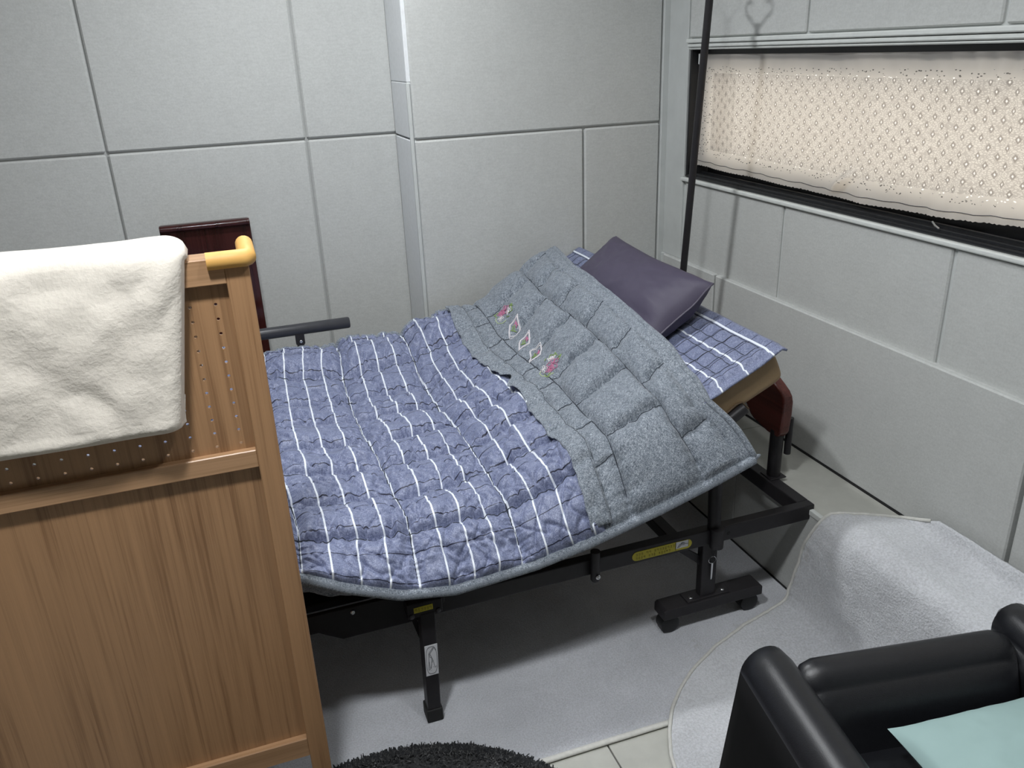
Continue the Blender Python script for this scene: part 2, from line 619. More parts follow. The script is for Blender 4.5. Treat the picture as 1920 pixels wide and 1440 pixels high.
# right wall with the window opening
WY0, WY1, WZ0, WZ1 = 0.10, 2.805, 1.112, 1.572
XB = 1.702
wall_right = structure(boxes('wall_right', [
    ((XB, ROOM['y0'], 0), (1.90, 3.4, WZ0)),
    ((XB, ROOM['y0'], WZ1), (1.90, 3.4, ROOM['zc'])),
    ((XB, ROOM['y0'], WZ0), (1.90, WY0, WZ1)),
    ((XB, WY1, WZ0), (1.90, 3.4, WZ1))], M_PAINT, bev=0))
# tall dado panels (proud)
for a, b in ((-2.2, -1.49), (-1.49, -0.145), (-0.145, 1.20), (1.20, 2.537), (2.537, 2.925)):
    xpanel(a, b, ZLED + 0.004, 0.790, XW, wall_right, th=0.028)
# panels between dado and window
for a, b in ((-2.2, -1.845), (-1.845, -1.17), (-1.17, -0.50), (-0.50, 0.17), (0.17, 0.845), (0.845, 1.517), (1.517, 2.192), (2.192, 2.80)):
    xpanel(a, b, 0.780, 1.097, XB - 0.008, wall_right, th=0.012)
# panels above the window
for a, b in ((-2.2, -1.86), (-1.86, -1.19), (-1.19, -0.52), (-0.52, 0.15), (0.15, 0.82), (0.82, 1.491), (1.491, 2.158), (2.158, 2.812)):
    xpanel(a, b, 1.606, ROOM['zc'], XB - 0.010, wall_right, th=0.014)
box('panel', (XW + 0.016, 2.815, 0.79), (XB + 0.004, YB - 0.005, ROOM['zc']), M_PAINT, wall_right, bev=0.002)
box('panel', (XW + 0.008, 2.925, ZLED), (XB + 0.004, YB - 0.005, 0.79), M_PAINT, wall_right, bev=0.002)
# skirting joint
box('joint_strip', (XW - 0.003, ROOM['y0'], ZLED), (XB, YB, ZLED + 0.006), M_BLACKGAP, wall_right, bev=0)

# window trims
t1 = structure(box('trim_1', (XW + 0.006, WY0, 1.098), (XB + 0.03, WY1 + 0.012, WZ0), M_EDGE, bev=0.004, seg=2))
t2 = structure(boxes('trim_2', [((XW + 0.004, WY0, 1.588), (XB + 0.02, WY1 + 0.006, 1.602)),
                                ((XW + 0.010, WY0, 1.574), (XB + 0.03, WY1 + 0.004, 1.586)),
                                ((XW + 0.014, WY0, 1.566), (XB + 0.03, WY1 + 0.002, 1.572))], M_EDGE, bev=0.003))
t3 = structure(box('trim_3', (XW + 0.014, WY1 + 0.001, WZ0), (XB + 0.03, WY1 + 0.012, WZ1), M_PAINT, bev=0.002))

# window: black aluminium slider
win = bpy.data.objects.new('window_1', None)
COL.objects.link(win)
structure(win)
win['_b'] = (1.76, 1.5, WZ0)
win.location = win['_b']
box('frame_bottom', (1.694, WY0, WZ0 + 0.001), (1.86, WY1 - 0.002, WZ0 + 0.012), M_FRAME, win, bev=0.003)
for xx in (1.703, 1.755, 1.80):
    box('track', (xx, WY0, WZ0 + 0.010), (xx + 0.006, WY1 - 0.018, WZ0 + 0.020), M_FRAME, win, bev=0.002)
box('frame_top', (1.738, WY0, WZ1 - 0.05), (1.86, WY1 - 0.005, WZ1 - 0.001), M_FRAME, win, bev=0.003)
box('frame_side', (1.694, WY1 - 0.014, WZ0 + 0.01), (1.86, WY1 - 0.004, WZ1 - 0.002), M_FRAME, win, bev=0.003)
box('frame_side', (1.716, WY0 + 0.004, WZ0 + 0.01), (1.86, WY0 + 0.034, WZ1 - 0.002), M_FRAME, win, bev=0.003)
for k, (a, b, xs) in enumerate(((0.98, 2.775, 1.775), (0.13, 1.02, 1.81))):
    s = boxes('sash', [((xs, a, WZ0 + 0.011), (xs + 0.026, b, WZ0 + 0.085)), ((xs, a, WZ1 - 0.085), (xs + 0.026, b, WZ1 - 0.028)),
                       ((xs, a, WZ0 + 0.03), (xs + 0.026, a + 0.045, WZ1 - 0.028)), ((xs, b - 0.045, WZ0 + 0.03), (xs + 0.026, b, WZ1 - 0.028))], M_FRAME, win, bev=0.002)
    box('pane', (xs + 0.010, a + 0.04, WZ0 + 0.08), (xs + 0.015, b - 0.04, WZ1 - 0.08), M_GLASS, s, bev=0)
lt = box('latch', (1.708, 1.585, WZ0 + 0.012), (1.720, 1.625, WZ0 + 0.017), M_CHROME, win, bev=0.002)
tube('latch_pin', [(1.716, 1.62, WZ0 + 0.030), (1.710, 1.605, WZ0 + 0.024), (1.700, 1.580, WZ0 + 0.020)], 0.0028, M_CHROME, lt, 8)

# tiled ledge along the right wall
ledge = structure(box('floor_ledge', (XLED + 0.012, ROOM['y0'], 0), (XB, YB, ZLED - 0.010), M_GROUT, bev=0))
for a, b in ((-2.2, -1.165), (-1.165, -0.495), (-0.495, 0.175), (0.175, 0.845), (0.845, 1.517), (1.517, 2.187), (2.187, 2.95)):
    box('tile', (XLED + 0.012, a + 0.0015, ZLED - 0.010), (XW + 0.006, b - 0.0015, ZLED), M_TILE, ledge, bev=0.001)
for a, b in ((-2.2, -1.28), (-1.28, 0.06), (0.06, 1.40), (1.40, 2.02), (2.02, 2.95)):
    box('riser_panel', (XLED, a + 0.002, 0.006), (XLED + 0.014, b - 0.002, ZLED - 0.016), M_PANEL, ledge, bev=0.002)
box('edge_strip', (XLED - 0.003, ROOM['y0'], ZLED - 0.016), (XLED + 0.012, YB, ZLED + 0.002), M_EDGE, ledge, bev=0.003, seg=2)
box('joint_strip', (XLED - 0.004, ROOM['y0'], 0), (XLED + 0.01, YB, 0.006), M_BLACKGAP, ledge, bev=0)

# ------------------------------------------------------------------ ceiling lights
def ceiling_light(x, y, r, strength, label):
    z = ROOM['zc']
    t_ = thing('ceiling_light', label, 'ceiling light', (x, y, z), 'round ceiling downlights')
    tube('frame', [(x + (r + 0.012) * math.cos(a), y + (r + 0.012) * math.sin(a), z - 0.004) for a in np.linspace(0, 2 * math.pi, 32, endpoint=False)], 0.013, M_PAINT, t_, 8, closed=True)
    tube('diffuser', [(x, y, z - 0.002), (x, y, z - 0.010)], r, emitter('diffuser_glow', LIGHT_RGB, strength), t_, 32, smooth=False)
ceiling_light(-0.12, 0.78, 0.08, KEY_EMIT, 'round white ceiling downlight above the front of the wooden partition')
ceiling_light(0.30, 2.25, 0.08, SECOND_EMIT, 'round white ceiling downlight straight above the bed')
ceiling_light(0.75, 0.72, 0.08, FILL_EMIT, 'added round fill light at the ceiling above the black armchair')  # added fill lamp, lifts the right wall

# ------------------------------------------------------------------ rugs
# grey low-pile rug under the bed
rg = thing('area_rug', 'grey low-pile rug lying flat under the bed, edged with beige binding', 'rug', (0.4, 2.2, 0))
xs_ = np.linspace(-1.2, 1.455, 60)
ys_ = np.linspace(1.380, 3.10, 50)
A = np.zeros((60, 50, 3))
A[..., 0] = xs_[:, None]
A[..., 1] = ys_[None, :] + 0.004 * np.sin(xs_ * 4)[:, None] * sstep(1.6 - ys_, 0, 0.2)[None, :]
A[..., 2] = 0.009 + 0.002 * fbm(A[..., 0] * 5, A[..., 1] * 5)
A[:, 0, 2] = 0.002
grid('pile', A, M_RUGG, rg)
V, F = sweep([(x, 1.376 + 0.004 * math.sin(x * 4), 0.006) for x in np.linspace(-1.2, 1.45, 60)], 0.0055, 8, sx=1.6)
mk('binding', V, F, M_BIND, rg, True)

# pale shaggy rug that runs up over the ledge and the wall
rw = thing('area_rug', 'pale fluffy rug with a rounded corner draped over the tiled ledge', 'rug', (1.2, 0.8, 0))
RT = 0.016
path = []
for x in np.linspace(0.765, 1.36, 40):
    path.append((x, 0.0))
path += [(1.392, 0.004), (1.414, 0.016), (1.430, 0.042), (1.438, 0.08), (1.441, 0.13), (1.443, 0.18), (1.445, 0.23), (1.448, 0.28), (1.456, 0.315), (1.474, 0.333), (1.50, 0.338)]
for x in np.linspace(1.515, 1.60, 8):
    path.append((x, 0.334))
path += [(1.618, 0.336), (1.634, 0.342), (1.648, 0.355), (1.657, 0.374), (1.662, 0.392)]
path = np.array(path)
seg = np.r_[0, np.cumsum(np.hypot(*np.diff(path, axis=0).T))]
sN = 150
ss = np.linspace(0, seg[-1], sN)
PX = np.interp(ss, seg, path[:, 0])
PZ = np.interp(ss, seg, path[:, 1])
# far edge y as a function of s
ex = [0.765, 0.772, 0.79, 0.83, 0.874, 0.93, 1.00, 1.10, 1.24, 1.36]
ey = [0.95, 1.16, 1.255, 1.335, 1.400, 1.455, 1.505, 1.557, 1.610, 1.640]
es = list(np.interp(ex, path[:40, 0], seg[:40]))
s_top = np.interp(1.474, path[:, 0], seg)
es += [np.interp(0.06, path[40:52, 1], seg[40:52]), s_top - 0.12, s_top, s_top + 0.10, s_top + 0.17, seg[-1] - 0.03, seg[-1]]
ey += [1.655, 1.625, 1.578, 1.510, 1.474, 1.44, 1.385]
EY = np.interp(ss, es, ey)
tN = 110
tt = np.linspace(0, 1, tN)
Y0 = 0.05
A = np.zeros((sN, tN, 3))
A[..., 1] = Y0 + (EY[:, None] - Y0) * tt[None, :]
nx = np.gradient(PZ, ss)
nz = np.gradient(PX, ss)
nl = np.hypot(nx, nz)
nx, nz = -nx / nl, nz / nl
off = RT + 0.007 * fbm(ss[:, None] * 9 + 0 * tt[None, :], A[..., 1] * 9, 4) + 0.003 * fbm(ss[:, None] * 60 + 0 * tt, A[..., 1] * 60, 2)
wav = 0.012 * sstep(ss, s_top - 0.25, s_top - 0.05)[:, None] * np.sin(A[..., 1] * 9 + 1)
off = off + wav * sstep(seg[-1] - ss, 0.02, 0.15)[:, None]
A[..., 0] = PX[:, None] + nx[:, None] * off
A[..., 2] = PZ[:, None] + nz[:, None] * off
top_right = sstep(ss, seg[-1] - 0.06, seg[-1])[:, None]
A[..., 0] = np.minimum(A[..., 0], 1.671)
o = grid('pile', A, M_RUGW, rw, flip=False)
solidify(o, 0.012, -1)
ed = [tuple(A[i, -1] + np.array((0, 0.002, 0.0))) for i in range(0, sN, 2)]
ed = [(0.762, Y0, RT * 0.6), (0.762, 0.5, RT * 0.6), (0.762, 0.8, RT * 0.6)] + ed
V, F = sweep(ed, 0.0050, 8)
mk('binding', V, F, M_BIND, rw, True)

# round black shag rug
rb = thing('round_rug', 'round black shaggy rug on the floor before the bed leg', 'rug', (0.10, 1.06, 0))
CX, CY, RR = 0.115, 1.036, 0.50
V, F = [], []
rings, nseg = 14, 72
for i in range(rings + 1):
    rr = RR * (i / rings) ** 0.6
    for j in range(nseg):
        a = 2 * math.pi * j / nseg
        z = 0.022 * (1 - (rr / RR) ** 10) + 0.012
        V.append((CX + rr * math.cos(a), CY + rr * math.sin(a), z))
for i in range(rings):
    for j in range(nseg):
        F.append((i * nseg + j, (i + 1) * nseg + j, (i + 1) * nseg + (j + 1) % nseg, i * nseg + (j + 1) % nseg))
mk('backing', V, F, M_SHAG, rb, True)
V, F = [], []
for k in range(34000):
    if k < 9000:
        a = random.uniform(0.1, math.pi - 0.1)
        r = RR * (1 - 0.06 * random.random() ** 2)
    else:
        a = random.uniform(0, 2 * math.pi)
        r = RR * random.random() ** 0.5
    x, y = CX + r * math.cos(a), CY + r * math.sin(a)
    h = random.uniform(0.004, 0.009)
    z0 = 0.026 if r < RR * 0.97 else 0.014
    d = random.uniform(0, 6.28)
    wx, wy = 0.003 * math.cos(d), 0.003 * math.sin(d)
    lx, ly = random.gauss(0, 0.005), random.gauss(0, 0.005)
    if r > RR * 0.95:
        lx += 0.005 * math.cos(a)
        ly += 0.005 * math.sin(a)
    b = len(V)
    V += [(x - wx, y - wy, z0), (x + wx, y + wy, z0), (x + lx + wx * 0.6, y + ly + wy * 0.6, z0 + h), (x + lx - wx * 0.6, y + ly - wy * 0.6, z0 + h)]
    F.append((b, b + 1, b + 2, b + 3))
sh = mk('tufts', V, F, M_SHAG, rb)
sh['kind'] = 'stuff'

# ------------------------------------------------------------------ the bed
# lengthwise profile of the mattress/pad top
def Tz(x):
    x = np.asarray(x, dtype=float)
    flat = 0.500 + 0.20 * np.log1p(np.exp((0.20 - x) / 0.05)) * 0.05 * 1.0
    k = 0.045
    rise = 0.466 * k * np.log1p(np.exp(np.clip((x - 0.57) / k, -40, 40)))
    return flat + rise

BY0, BY1 = 1.685, 2.915          # mattress sides
bed = thing('folding_bed', 'dark steel folding bed with raised back and mahogany headboard', 'bed', (0.5, 2.3, 0))
# side rails
rail = box('side_rail', (0.13, 1.655, 0.292), (1.478, 1.685, 0.340), M_STEEL, bed, bev=0.003, seg=2)
box('side_rail', (-0.56, 2.885, 0.292), (1.478, 2.915, 0.340), M_STEEL, bed, bev=0.003, seg=2)
box('end_bar', (1.438, 1.685, 0.292), (1.478, 2.885, 0.340), M_STEEL, bed, bev=0.003, seg=2)
box('end_bar', (-0.56, 1.685, 0.292), (-0.52, 2.885, 0.340), M_STEEL, bed, bev=0.003, seg=2)
for x in (1.015, 0.30, -0.2):
    box('cross_bar', (x, 1.685, 0.296), (x + 0.035, 2.885, 0.330), M_STEEL, bed, bev=0.002)
# platform under the mattress (flat + backrest frame)
box('platform', (-0.52, 1.70, 0.352), (0.56, 2.90, 0.372), M_STEEL, bed, bev=0.003)
for yy in (1.735, 2.865):
    tube('backrest_tube', [(0.55, yy, 0.372), (1.225, yy, float(Tz(1.225)) - 0.135)], 0.0185, M_STEEL, bed, 14)
tube('backrest_tube', [(1.225, 1.735, float(Tz(1.225)) - 0.135), (1.225, 2.865, float(Tz(1.225)) - 0.135)], 0.0185, M_STEEL, bed, 14)
tube('backrest_tube', [(0.80, 1.735, float(Tz(0.80)) - 0.130), (0.80, 2.865, float(Tz(0.80)) - 0.130)], 0.015, M_STEEL, bed, 12)
for yy in (1.662, 2.90):
    tube('backrest_prop', [(1.146, yy, 0.300), (1.143, yy + 0.012, 0.60)], 0.0185, M_STEEL, bed, 14)
# second rail at the knee section (double depth)
knee = prism('knee_rail', [(0.105, 0.300), (0.300, 0.300), (0.36, 0.335), (0.36, 0.385), (-0.55, 0.385), (-0.55, 0.335), (0.05, 0.335)], 1, 1.640, 1.654, M_STEEL, bed, bev=0.002)
prism('knee_rail', [(0.105, 0.300), (0.300, 0.300), (0.36, 0.335), (0.36, 0.385), (-0.55, 0.385), (-0.55, 0.335), (0.05, 0.335)], 1, 2.916, 2.930, M_STEEL, bed, bev=0.002)
disc_bolt('bolt', (0.135, 1.640, 0.372), (0, -1, 0), 0.006, M_CHROME, bed)
disc_bolt('bolt', (0.268, 1.602, 0.345), (0, -1, 0), 0.0065, M_STEEL2, bed)
disc_bolt('bolt', (0.334, 1.602, 0.346), (0, -1, 0), 0.0065, M_STEEL2, bed)

# middle legs with rubber feet
def mid_leg(y0, y1, sticker):
    leg = prism('leg', [(0.288, 0.345), (0.326, 0.345), (0.318, 0.030), (0.284, 0.030)], 1, y0, y1, M_STEEL, bed, bev=0.003)
    bm = bmesh.new()
    bm_box(bm, (0.280, y0 - 0.004, 0.009), (0.322, y1 + 0.004, 0.048), 0.003, 2)
    mk_bm('rubber_foot', bm, M_RUBBER, leg)
    prism('strut', [(0.268, 0.325), (0.283, 0.325), (0.298, 0.235), (0.290, 0.235)], 1, y1 + 0.001, y1 + 0.010, M_STEEL, bed)
    return leg
leg = mid_leg(1.600, 1.638, True)
mid_leg(2.935, 2.950, False)
# white sticker with a little folding-bed drawing, on the leg
y_ = 1.5990
st = prism('white_sticker', [(0.2905, 0.250), (0.3230, 0.250), (0.3202, 0.158), (0.2885, 0.158)], 1, y_, y_ + 0.0012, M_WHITEST, leg)
def strokes(name, polys, r, mat, parent, y):
    parts = []
    for pl in polys:
        V, F = sweep([(px, y, pz) for px, pz in pl], r, 5)
        parts.append((V, F))
    return merge(name, parts, mat, parent)
def sx(u, v):      # sticker coords 0..1
    z = 0.158 + v * 0.092
    l = 0.2885 + v * 0.002
    return (l + u * 0.0320, z)
oval = [sx(0.5 + 0.42 * math.copysign(abs(math.cos(a)) ** 0.7, math.cos(a)), 0.5 + 0.45 * math.copysign(abs(math.sin(a)) ** 0.6, math.sin(a))) for a in np.linspace(0, 2 * math.pi, 40)]
strokes('drawing', [oval,
    [sx(.30, .74), sx(.62, .90), sx(.72, .90)], [sx(.36, .72), sx(.68, .87)], [sx(.72, .90), sx(.85, .80)],
    [sx(.30, .74), sx(.28, .52), sx(.22, .20), sx(.36, .20)], [sx(.38, .72), sx(.60, .50), sx(.72, .24), sx(.84, .28)],
    [sx(.30, .74), sx(.38, .60), sx(.50, .60)], [sx(.52, .58), sx(.50, .44), sx(.40, .24)], [sx(.60, .50), sx(.48, .40), sx(.42, .22)],
    [sx(.30, .46), sx(.34, .22)], [sx(.56, .27), sx(.60, .27)], [sx(.42, .17), sx(.46, .17)]], 0.0005, M_INK, st, y_ - 0.0002)
# small yellow sticker on the leg bracket
brk = box('leg_bracket', (0.258, 1.602, 0.338), (0.345, 1.641, 0.378), M_STEEL, bed, bev=0.002)
ys = 1.6010
sy = prism('yellow_sticker', [(0.274, 0.3525), (0.321, 0.3535), (0.321, 0.3685), (0.274, 0.3675)], 1, ys, ys + 0.0014, M_YELLOW, brk)
def hangul_marks(name, x0, x1, z0f, h, y, n, mat, parent, seed, gaps=()):
    """rows of tiny printed syllable blocks, too small to read"""
    rnd = random.Random(seed)
    parts = []
    wdt = (x1 - x0) / n
    for i in range(n):
        if i in gaps:
            continue
        cx = x0 + wdt * (i + 0.5)
        zb = z0f(cx)
        a = wdt * 0.36
        def q(u, v):
            return (cx + u * a, y, zb + v * h)
        segs = []
        k = rnd.randint(0, 3)
        if k == 0:
            segs = [[(-1, .9), (0.1, .9), (0.1, .55)], [(0.7, 1), (0.7, .4)], [(-.8, .2), (.8, .2), (.8, 0)]]
        elif k == 1:
            segs = [[(-.9, .95), (-.9, .5), (0, .5), (0, .95), (-.9, .95)], [(.7, 1), (.7, 0)], [(.7, .6), (1, .6)]]
        elif k == 2:
            segs = [[(-.6, 1), (.6, 1)], [(-.9, .7), (.9, .7)], [(0, .7), (0, .45)], [(-.7, .3), (.7, .3), (.7, 0), (-.7, 0), (-.7, .3)]]
        else:
            segs = [[(-.9, .5), (-.4, 1), (.1, .5)], [(.5, 1), (.5, .1)], [(-.9, .15), (.9, .15)]]
        for sgm in segs:
            parts.append(sweep([q(*p) for p in sgm], 0.00042, 4))
    return merge(name, parts, mat, parent)
hangul_marks('print', 0.276, 0.319, lambda x: 0.3560, 0.009, ys - 0.0002, 6, M_INKY, sy, 4)

# rounded yellow warning sticker on the rail
yr = 1.6535
def capsule(x0, x1, z0, z1, n=8):
    r = (z1 - z0) / 2
    zc = (z0 + z1) / 2
    return [(x0 + r + r * math.cos(a), zc + r * math.sin(a)) for a in np.linspace(math.pi / 2, 1.5 * math.pi, n)] + \
           [(x1 - r + r * math.cos(a), zc + r * math.sin(a)) for a in np.linspace(-math.pi / 2, math.pi / 2, n)]
sw = prism('warning_sticker', capsule(0.886, 1.070, 0.3010, 0.3290), 1, yr, yr + 0.0014, M_YELLOW, rail)
box('picture', (1.019, yr - 0.0004, 0.3075), (1.058, yr + 0.0004, 0.3285), M_WHITEST, sw, bev=0)
strokes('drawing', [[(1.024, .3105), (1.030, .3190), (1.040, .3215), (1.050, .3185), (1.057, .3165)], [(1.028, .3105), (1.036, .3175), (1.046, .3160)], [(1.0585, .3080), (1.0585, .3280)], [(1.019, .3040), (1.019, .3285)], [(1.034, .3195), (1.038, .3245), (1.046, .3225)]], 0.0006, M_INK, sw, yr - 0.0008)
hangul_marks('print', 0.896, 1.016, lambda x: 0.3160, 0.0085, yr - 0.0003, 15, M_INKY, sw, 11, (3, 6))
hangul_marks('print', 0.896, 1.004, lambda x: 0.3050, 0.0075, yr - 0.0003, 14, M_INKY, sw, 12, (4, 8))

# stop pin hanging under the rail
tube('stop_pin', [(0.770, 1.640, 0.375), (0.770, 1.640, 0.288), (0.770, 1.640, 0.282)], [0.013, 0.013, 0.009], M_STEEL, bed, 14)
disc_bolt('bolt', (0.772, 1.627, 0.302), (0, -1, 0), 0.007, M_CHROME, bed, 0.004)

# caster legs at the head end
def head_leg(y, front):
    s = -1 if front else 1
    post = box('post', (1.121, y - 0.014, 0.100), (1.170, y + 0.014, 0.300), M_STEEL, bed, bev=0.003, seg=2)
    bar = prism('foot_bar', [(0.995, 0.066), (1.325, 0.066), (1.325, 0.094), (1.318, 0.100), (1.002, 0.100), (0.995, 0.094)], 1, y - 0.030, y + 0.030, M_STEEL, bed, bev=0.003)
    box('bracket', (1.075, y - 0.022, 0.099), (1.215, y + 0.022, 0.104), M_STEEL, bar, bev=0.001)
    for bx in (1.092, 1.197):
        disc_bolt('bolt', (bx, y - 0.008, 0.103), (0, 0, 1), 0.0065, M_CHROME, bar, 0.005)
    for k, cx in enumerate((1.024, 1.292)):
        tube('caster', [(cx, y - 0.020, 0.038), (cx, y - 0.017, 0.038), (cx, y + 0.017, 0.038), (cx, y + 0.020, 0.038)], [0.022, 0.029, 0.029, 0.022], M_PLASTIC, bar, 24)
    prism('brace', [(1.123, 0.205), (1.123, 0.235), (1.035, 0.300), (1.015, 0.300)], 1, y + 0.002, y + 0.012, M_STEEL, bed)
    return post
post = head_leg(1.688, True)
head_leg(2.885, False)
disc_bolt('bolt', (1.146, 1.641, 0.318), (0, -1, 0), 0.010, M_CHROME, bed, 0.006)
disc_bolt('bolt', (1.189, 1.6555, 0.315), (0, -1, 0), 0.006, M_RUBBER, bed, 0.001)
tube('hinge_sleeve', [(1.146, 1.648, 0.286), (1.146, 1.648, 0.345)], 0.0195, M_STEEL, bed, 16)
# locking pin on a cord with a split ring
tube('pin_cord', [(1.158, 1.640, 0.312), (1.156, 1.660, 0.27), (1.152, 1.668, 0.238)], 0.0016, M_PLASTIC, bed, 6)
ring = tube('pin_ring', [(1.150 + 0.012 * math.cos(a), 1.668, 0.228 + 0.011 * math.sin(a)) for a in np.linspace(0, 2 * math.pi, 24, endpoint=False)], 0.0009, M_CHROME, bed, 6, closed=True)
tube('lock_pin', [(1.150, 1.668, 0.219), (1.1495, 1.668, 0.17), (1.149, 1.668, 0.163)], [0.0035, 0.0035, 0.0022], M_CHROME, bed, 8)

# headboard on round posts
HX = 1.474
arch = [(1.826, 0.482), (1.812, 0.500), (1.806, 0.560), (1.806, 0.600), (1.812, 0.618), (1.826, 0.632), (1.850, 0.645), (1.900, 0.668), (2.00, 0.690), (2.13, 0.708), (2.30, 0.714)]
inner = [(2.30, 0.62), (2.12, 0.600), (2.05, 0.575), (2.005, 0.545), (1.978, 0.522), (1.962, 0.505), (1.945, 0.496), (1.872, 0.482)]
half = arch + inner
outl = arch + [(4.60 - a, b) for a, b in reversed(arch[:-1])] + [(4.60 - a, b) for a, b in reversed(inner[1:])] + inner
hb = prism('headboard', outl, 0, HX - 0.018, HX + 0.018, M_MAHOG2, bed, bev=0.007, seg=3)
for y in (1.846, 2.754):
    hp = tube('headboard_post', [(HX, y, 0.29), (HX, y, 0.50)], 0.0205, M_STEEL, bed, 20)
    box('post_plate', (HX - 0.028, y - 0.028, 0.340), (HX + 0.028, y + 0.028, 0.344), M_STEEL, hp, bev=0.001)
    tube('pole_sleeve', [(HX + 0.034, y - 0.012, 0.415), (HX + 0.034, y - 0.012, 0.535)], 0.0105, M_STEEL, hp, 14)
# guard rail on the wall side
gr = tube('guard_rail', [(-0.45, 2.885, 0.695), (0.363, 2.885, 0.695), (0.368, 2.885, 0.695)], [0.0205, 0.0205, 0.018], M_STEEL2, bed, 20)
for x in (0.185, -0.30):
    gb = prism('rail_bracket', [(x - 0.016, 0.685), (x + 0.016, 0.685), (x + 0.016, 0.645), (x + 0.010, 0.638), (x - 0.010, 0.638), (x - 0.016, 0.645)], 1, 2.868, 2.873, M_STEEL, gr, bev=0.001)
    disc_bolt('bolt', (x + 0.002, 2.868, 0.654), (0, -1, 0), 0.006, M_CHROME, gr, 0.004)
    box('rail_upright', (x - 0.012, 2.873, 0.33), (x + 0.012, 2.885, 0.68), M_STEEL, gr, bev=0.001)

# mattress: tan cover following the raised back
mat = thing('mattress', 'tan covered bed mattress bent up at the back, under the blue plaid pad', 'mattress', (0.5, 2.3, 0.37))
mxs = np.r_[np.linspace(-0.52, 0.40, 14), np.linspace(0.43, 0.75, 18), np.linspace(0.80, 1.30, 14)]
mz = Tz(mxs) - 0.012
dz = np.gradient(mz, mxs)
nl = np.sqrt(1 + dz ** 2)
n2 = np.stack([-dz / nl, 1 / nl], 1)
TH = 0.108
rr = 0.028
cs = []
for (cy, cz, a0) in ((BY1 - rr, -rr, 0), (BY0 + rr, -rr, 90), (BY0 + rr, -TH + rr, 180), (BY1 - rr, -TH + rr, 270)):
    for a in range(0, 91, 22):
        th = math.radians(a0 + a)
        cs.append((cy + rr * math.cos(th), cz + rr * math.sin(th)))
V, F = [], []
nc = len(cs)
def ring_at(i, inset=0.0, dx=0.0):
    out = []
    t_ = np.array((n2[i][1], -n2[i][0]))
    for y, h in cs:
        yc, hc = (BY0 + BY1) / 2, -TH / 2
        y2 = yc + (y - yc) * (1 - inset / 0.6)
        h2 = hc + (h - hc) * (1 - inset / (TH / 2))
        out.append((mxs[i] + n2[i][0] * h2 + t_[0] * dx, y2, mz[i] + n2[i][1] * h2 + t_[1] * dx))
    return out
rings_ = [ring_at(i) for i in range(len(mxs))]
last = len(mxs) - 1
rings_ += [ring_at(last, 0.004, 0.010), ring_at(last, 0.014, 0.018), ring_at(last, 0.03, 0.021)]
for rgx in rings_:
    V += rgx
for i in range(len(rings_) - 1):
    for j in range(nc):
        F.append((i * nc + j, i * nc + (j + 1) % nc, (i + 1) * nc + (j + 1) % nc, (i + 1) * nc + j))
F.append(tuple(reversed(range(nc))))
F.append(tuple(range((len(rings_) - 1) * nc, len(rings_) * nc)))
cov = mk('cover', V, F, M_BROWN, mat, True)
m = cov.modifiers.new('s', 'SUBSURF')
m.levels = m.render_levels = 1
# piped notch where the frame tube leaves the cover
bi = int(np.argmin(abs(mxs - 1.16)))
zb = mz[bi] - TH * n2[bi][1]
def under(x, h):
    i = int(np.argmin(abs(mxs - x)))
    return (x + n2[i][0] * h, BY0 - 0.003, float(Tz(x)) - 0.012 + n2[i][1] * h)
tube('piping', [under(1.05, -TH + 0.006), under(1.17, -TH + 0.030), under(1.185, -TH + 0.026), under(1.195, -TH - 0.004)], 0.0028, M_PIPE, mat, 6)
tube('frame_end', [under(1.02, -TH - 0.012), under(1.185, -TH + 0.006)], 0.017, M_STEEL, bed, 12)

# blue plaid pad on the mattress (seen at the head end)
pad = thing('mattress_pad', 'thin blue plaid stitched pad laid over the mattress head', 'pad', (1.1, 2.3, 0.75))
px = np.linspace(0.95, 1.328, 90)
pyv = np.linspace(2.945, 1.640, 240)
X, Y = np.meshgrid(px, pyv, indexing='ij')
over = np.clip(1.690 - Y, 0, 1)
Zp = Tz(np.minimum(X, 1.31)) + 0.004 - np.clip(X - 1.31, 0, 1) * 0.4
st1 = np.abs(np.sin(math.pi * (X - 0.70) / 0.042)) ** 0.35
st2 = np.abs(np.sin(math.pi * (2.945 - Y) / 0.058)) ** 0.35
inside = sstep(X, 1.285, 1.27) * sstep(Y, 1.665, 1.68) * sstep(Y, 2.90, 2.88)
Zp = Zp + 0.0075 * st1 * st2 * inside + 0.003 * fbm(X * 14, Y * 14)
rim = 0.006 * (sstep(X, 1.278, 1.292) + sstep(-Y, -1.668, -1.656)) 
Zp = Zp + np.minimum(rim, 0.007)
Zp = Zp - (over ** 1.2) * 0.65 * (1 + 0.4 * fbm(X * 7, Y * 3)) + 0.02 * sstep(X, 1.20, 1.328) * sstep(over, 0.0, 0.09)
Yp = Y + 0.25 * over + np.clip(1.700 - Y, 0, 1) * sstep(X, 1.09, 1.05)
A = np.stack([X, Yp, Zp], -1)
uv = np.stack([X * 1.1, Y], -1)
o = grid('pad_top', A, M_PLAIDP, pad, uv, flip=True)
solidify(o, 0.006, -1)

PG = A
parts = []
for i in range(8, 84, 10):
    parts.append(sweep([tuple(PG[i, j] + np.array((0, 0, 0.0008))) for j in range(0, 228, 3)], 0.0009, 4))
for j in range(6, 228, 10):
    parts.append(sweep([tuple(PG[i, j] + np.array((0, 0, 0.0008))) for i in range(0, 80, 3)], 0.0009, 4))
o = merge('stitching', parts, M_STITCH, pad)
o['kind'] = 'stuff'

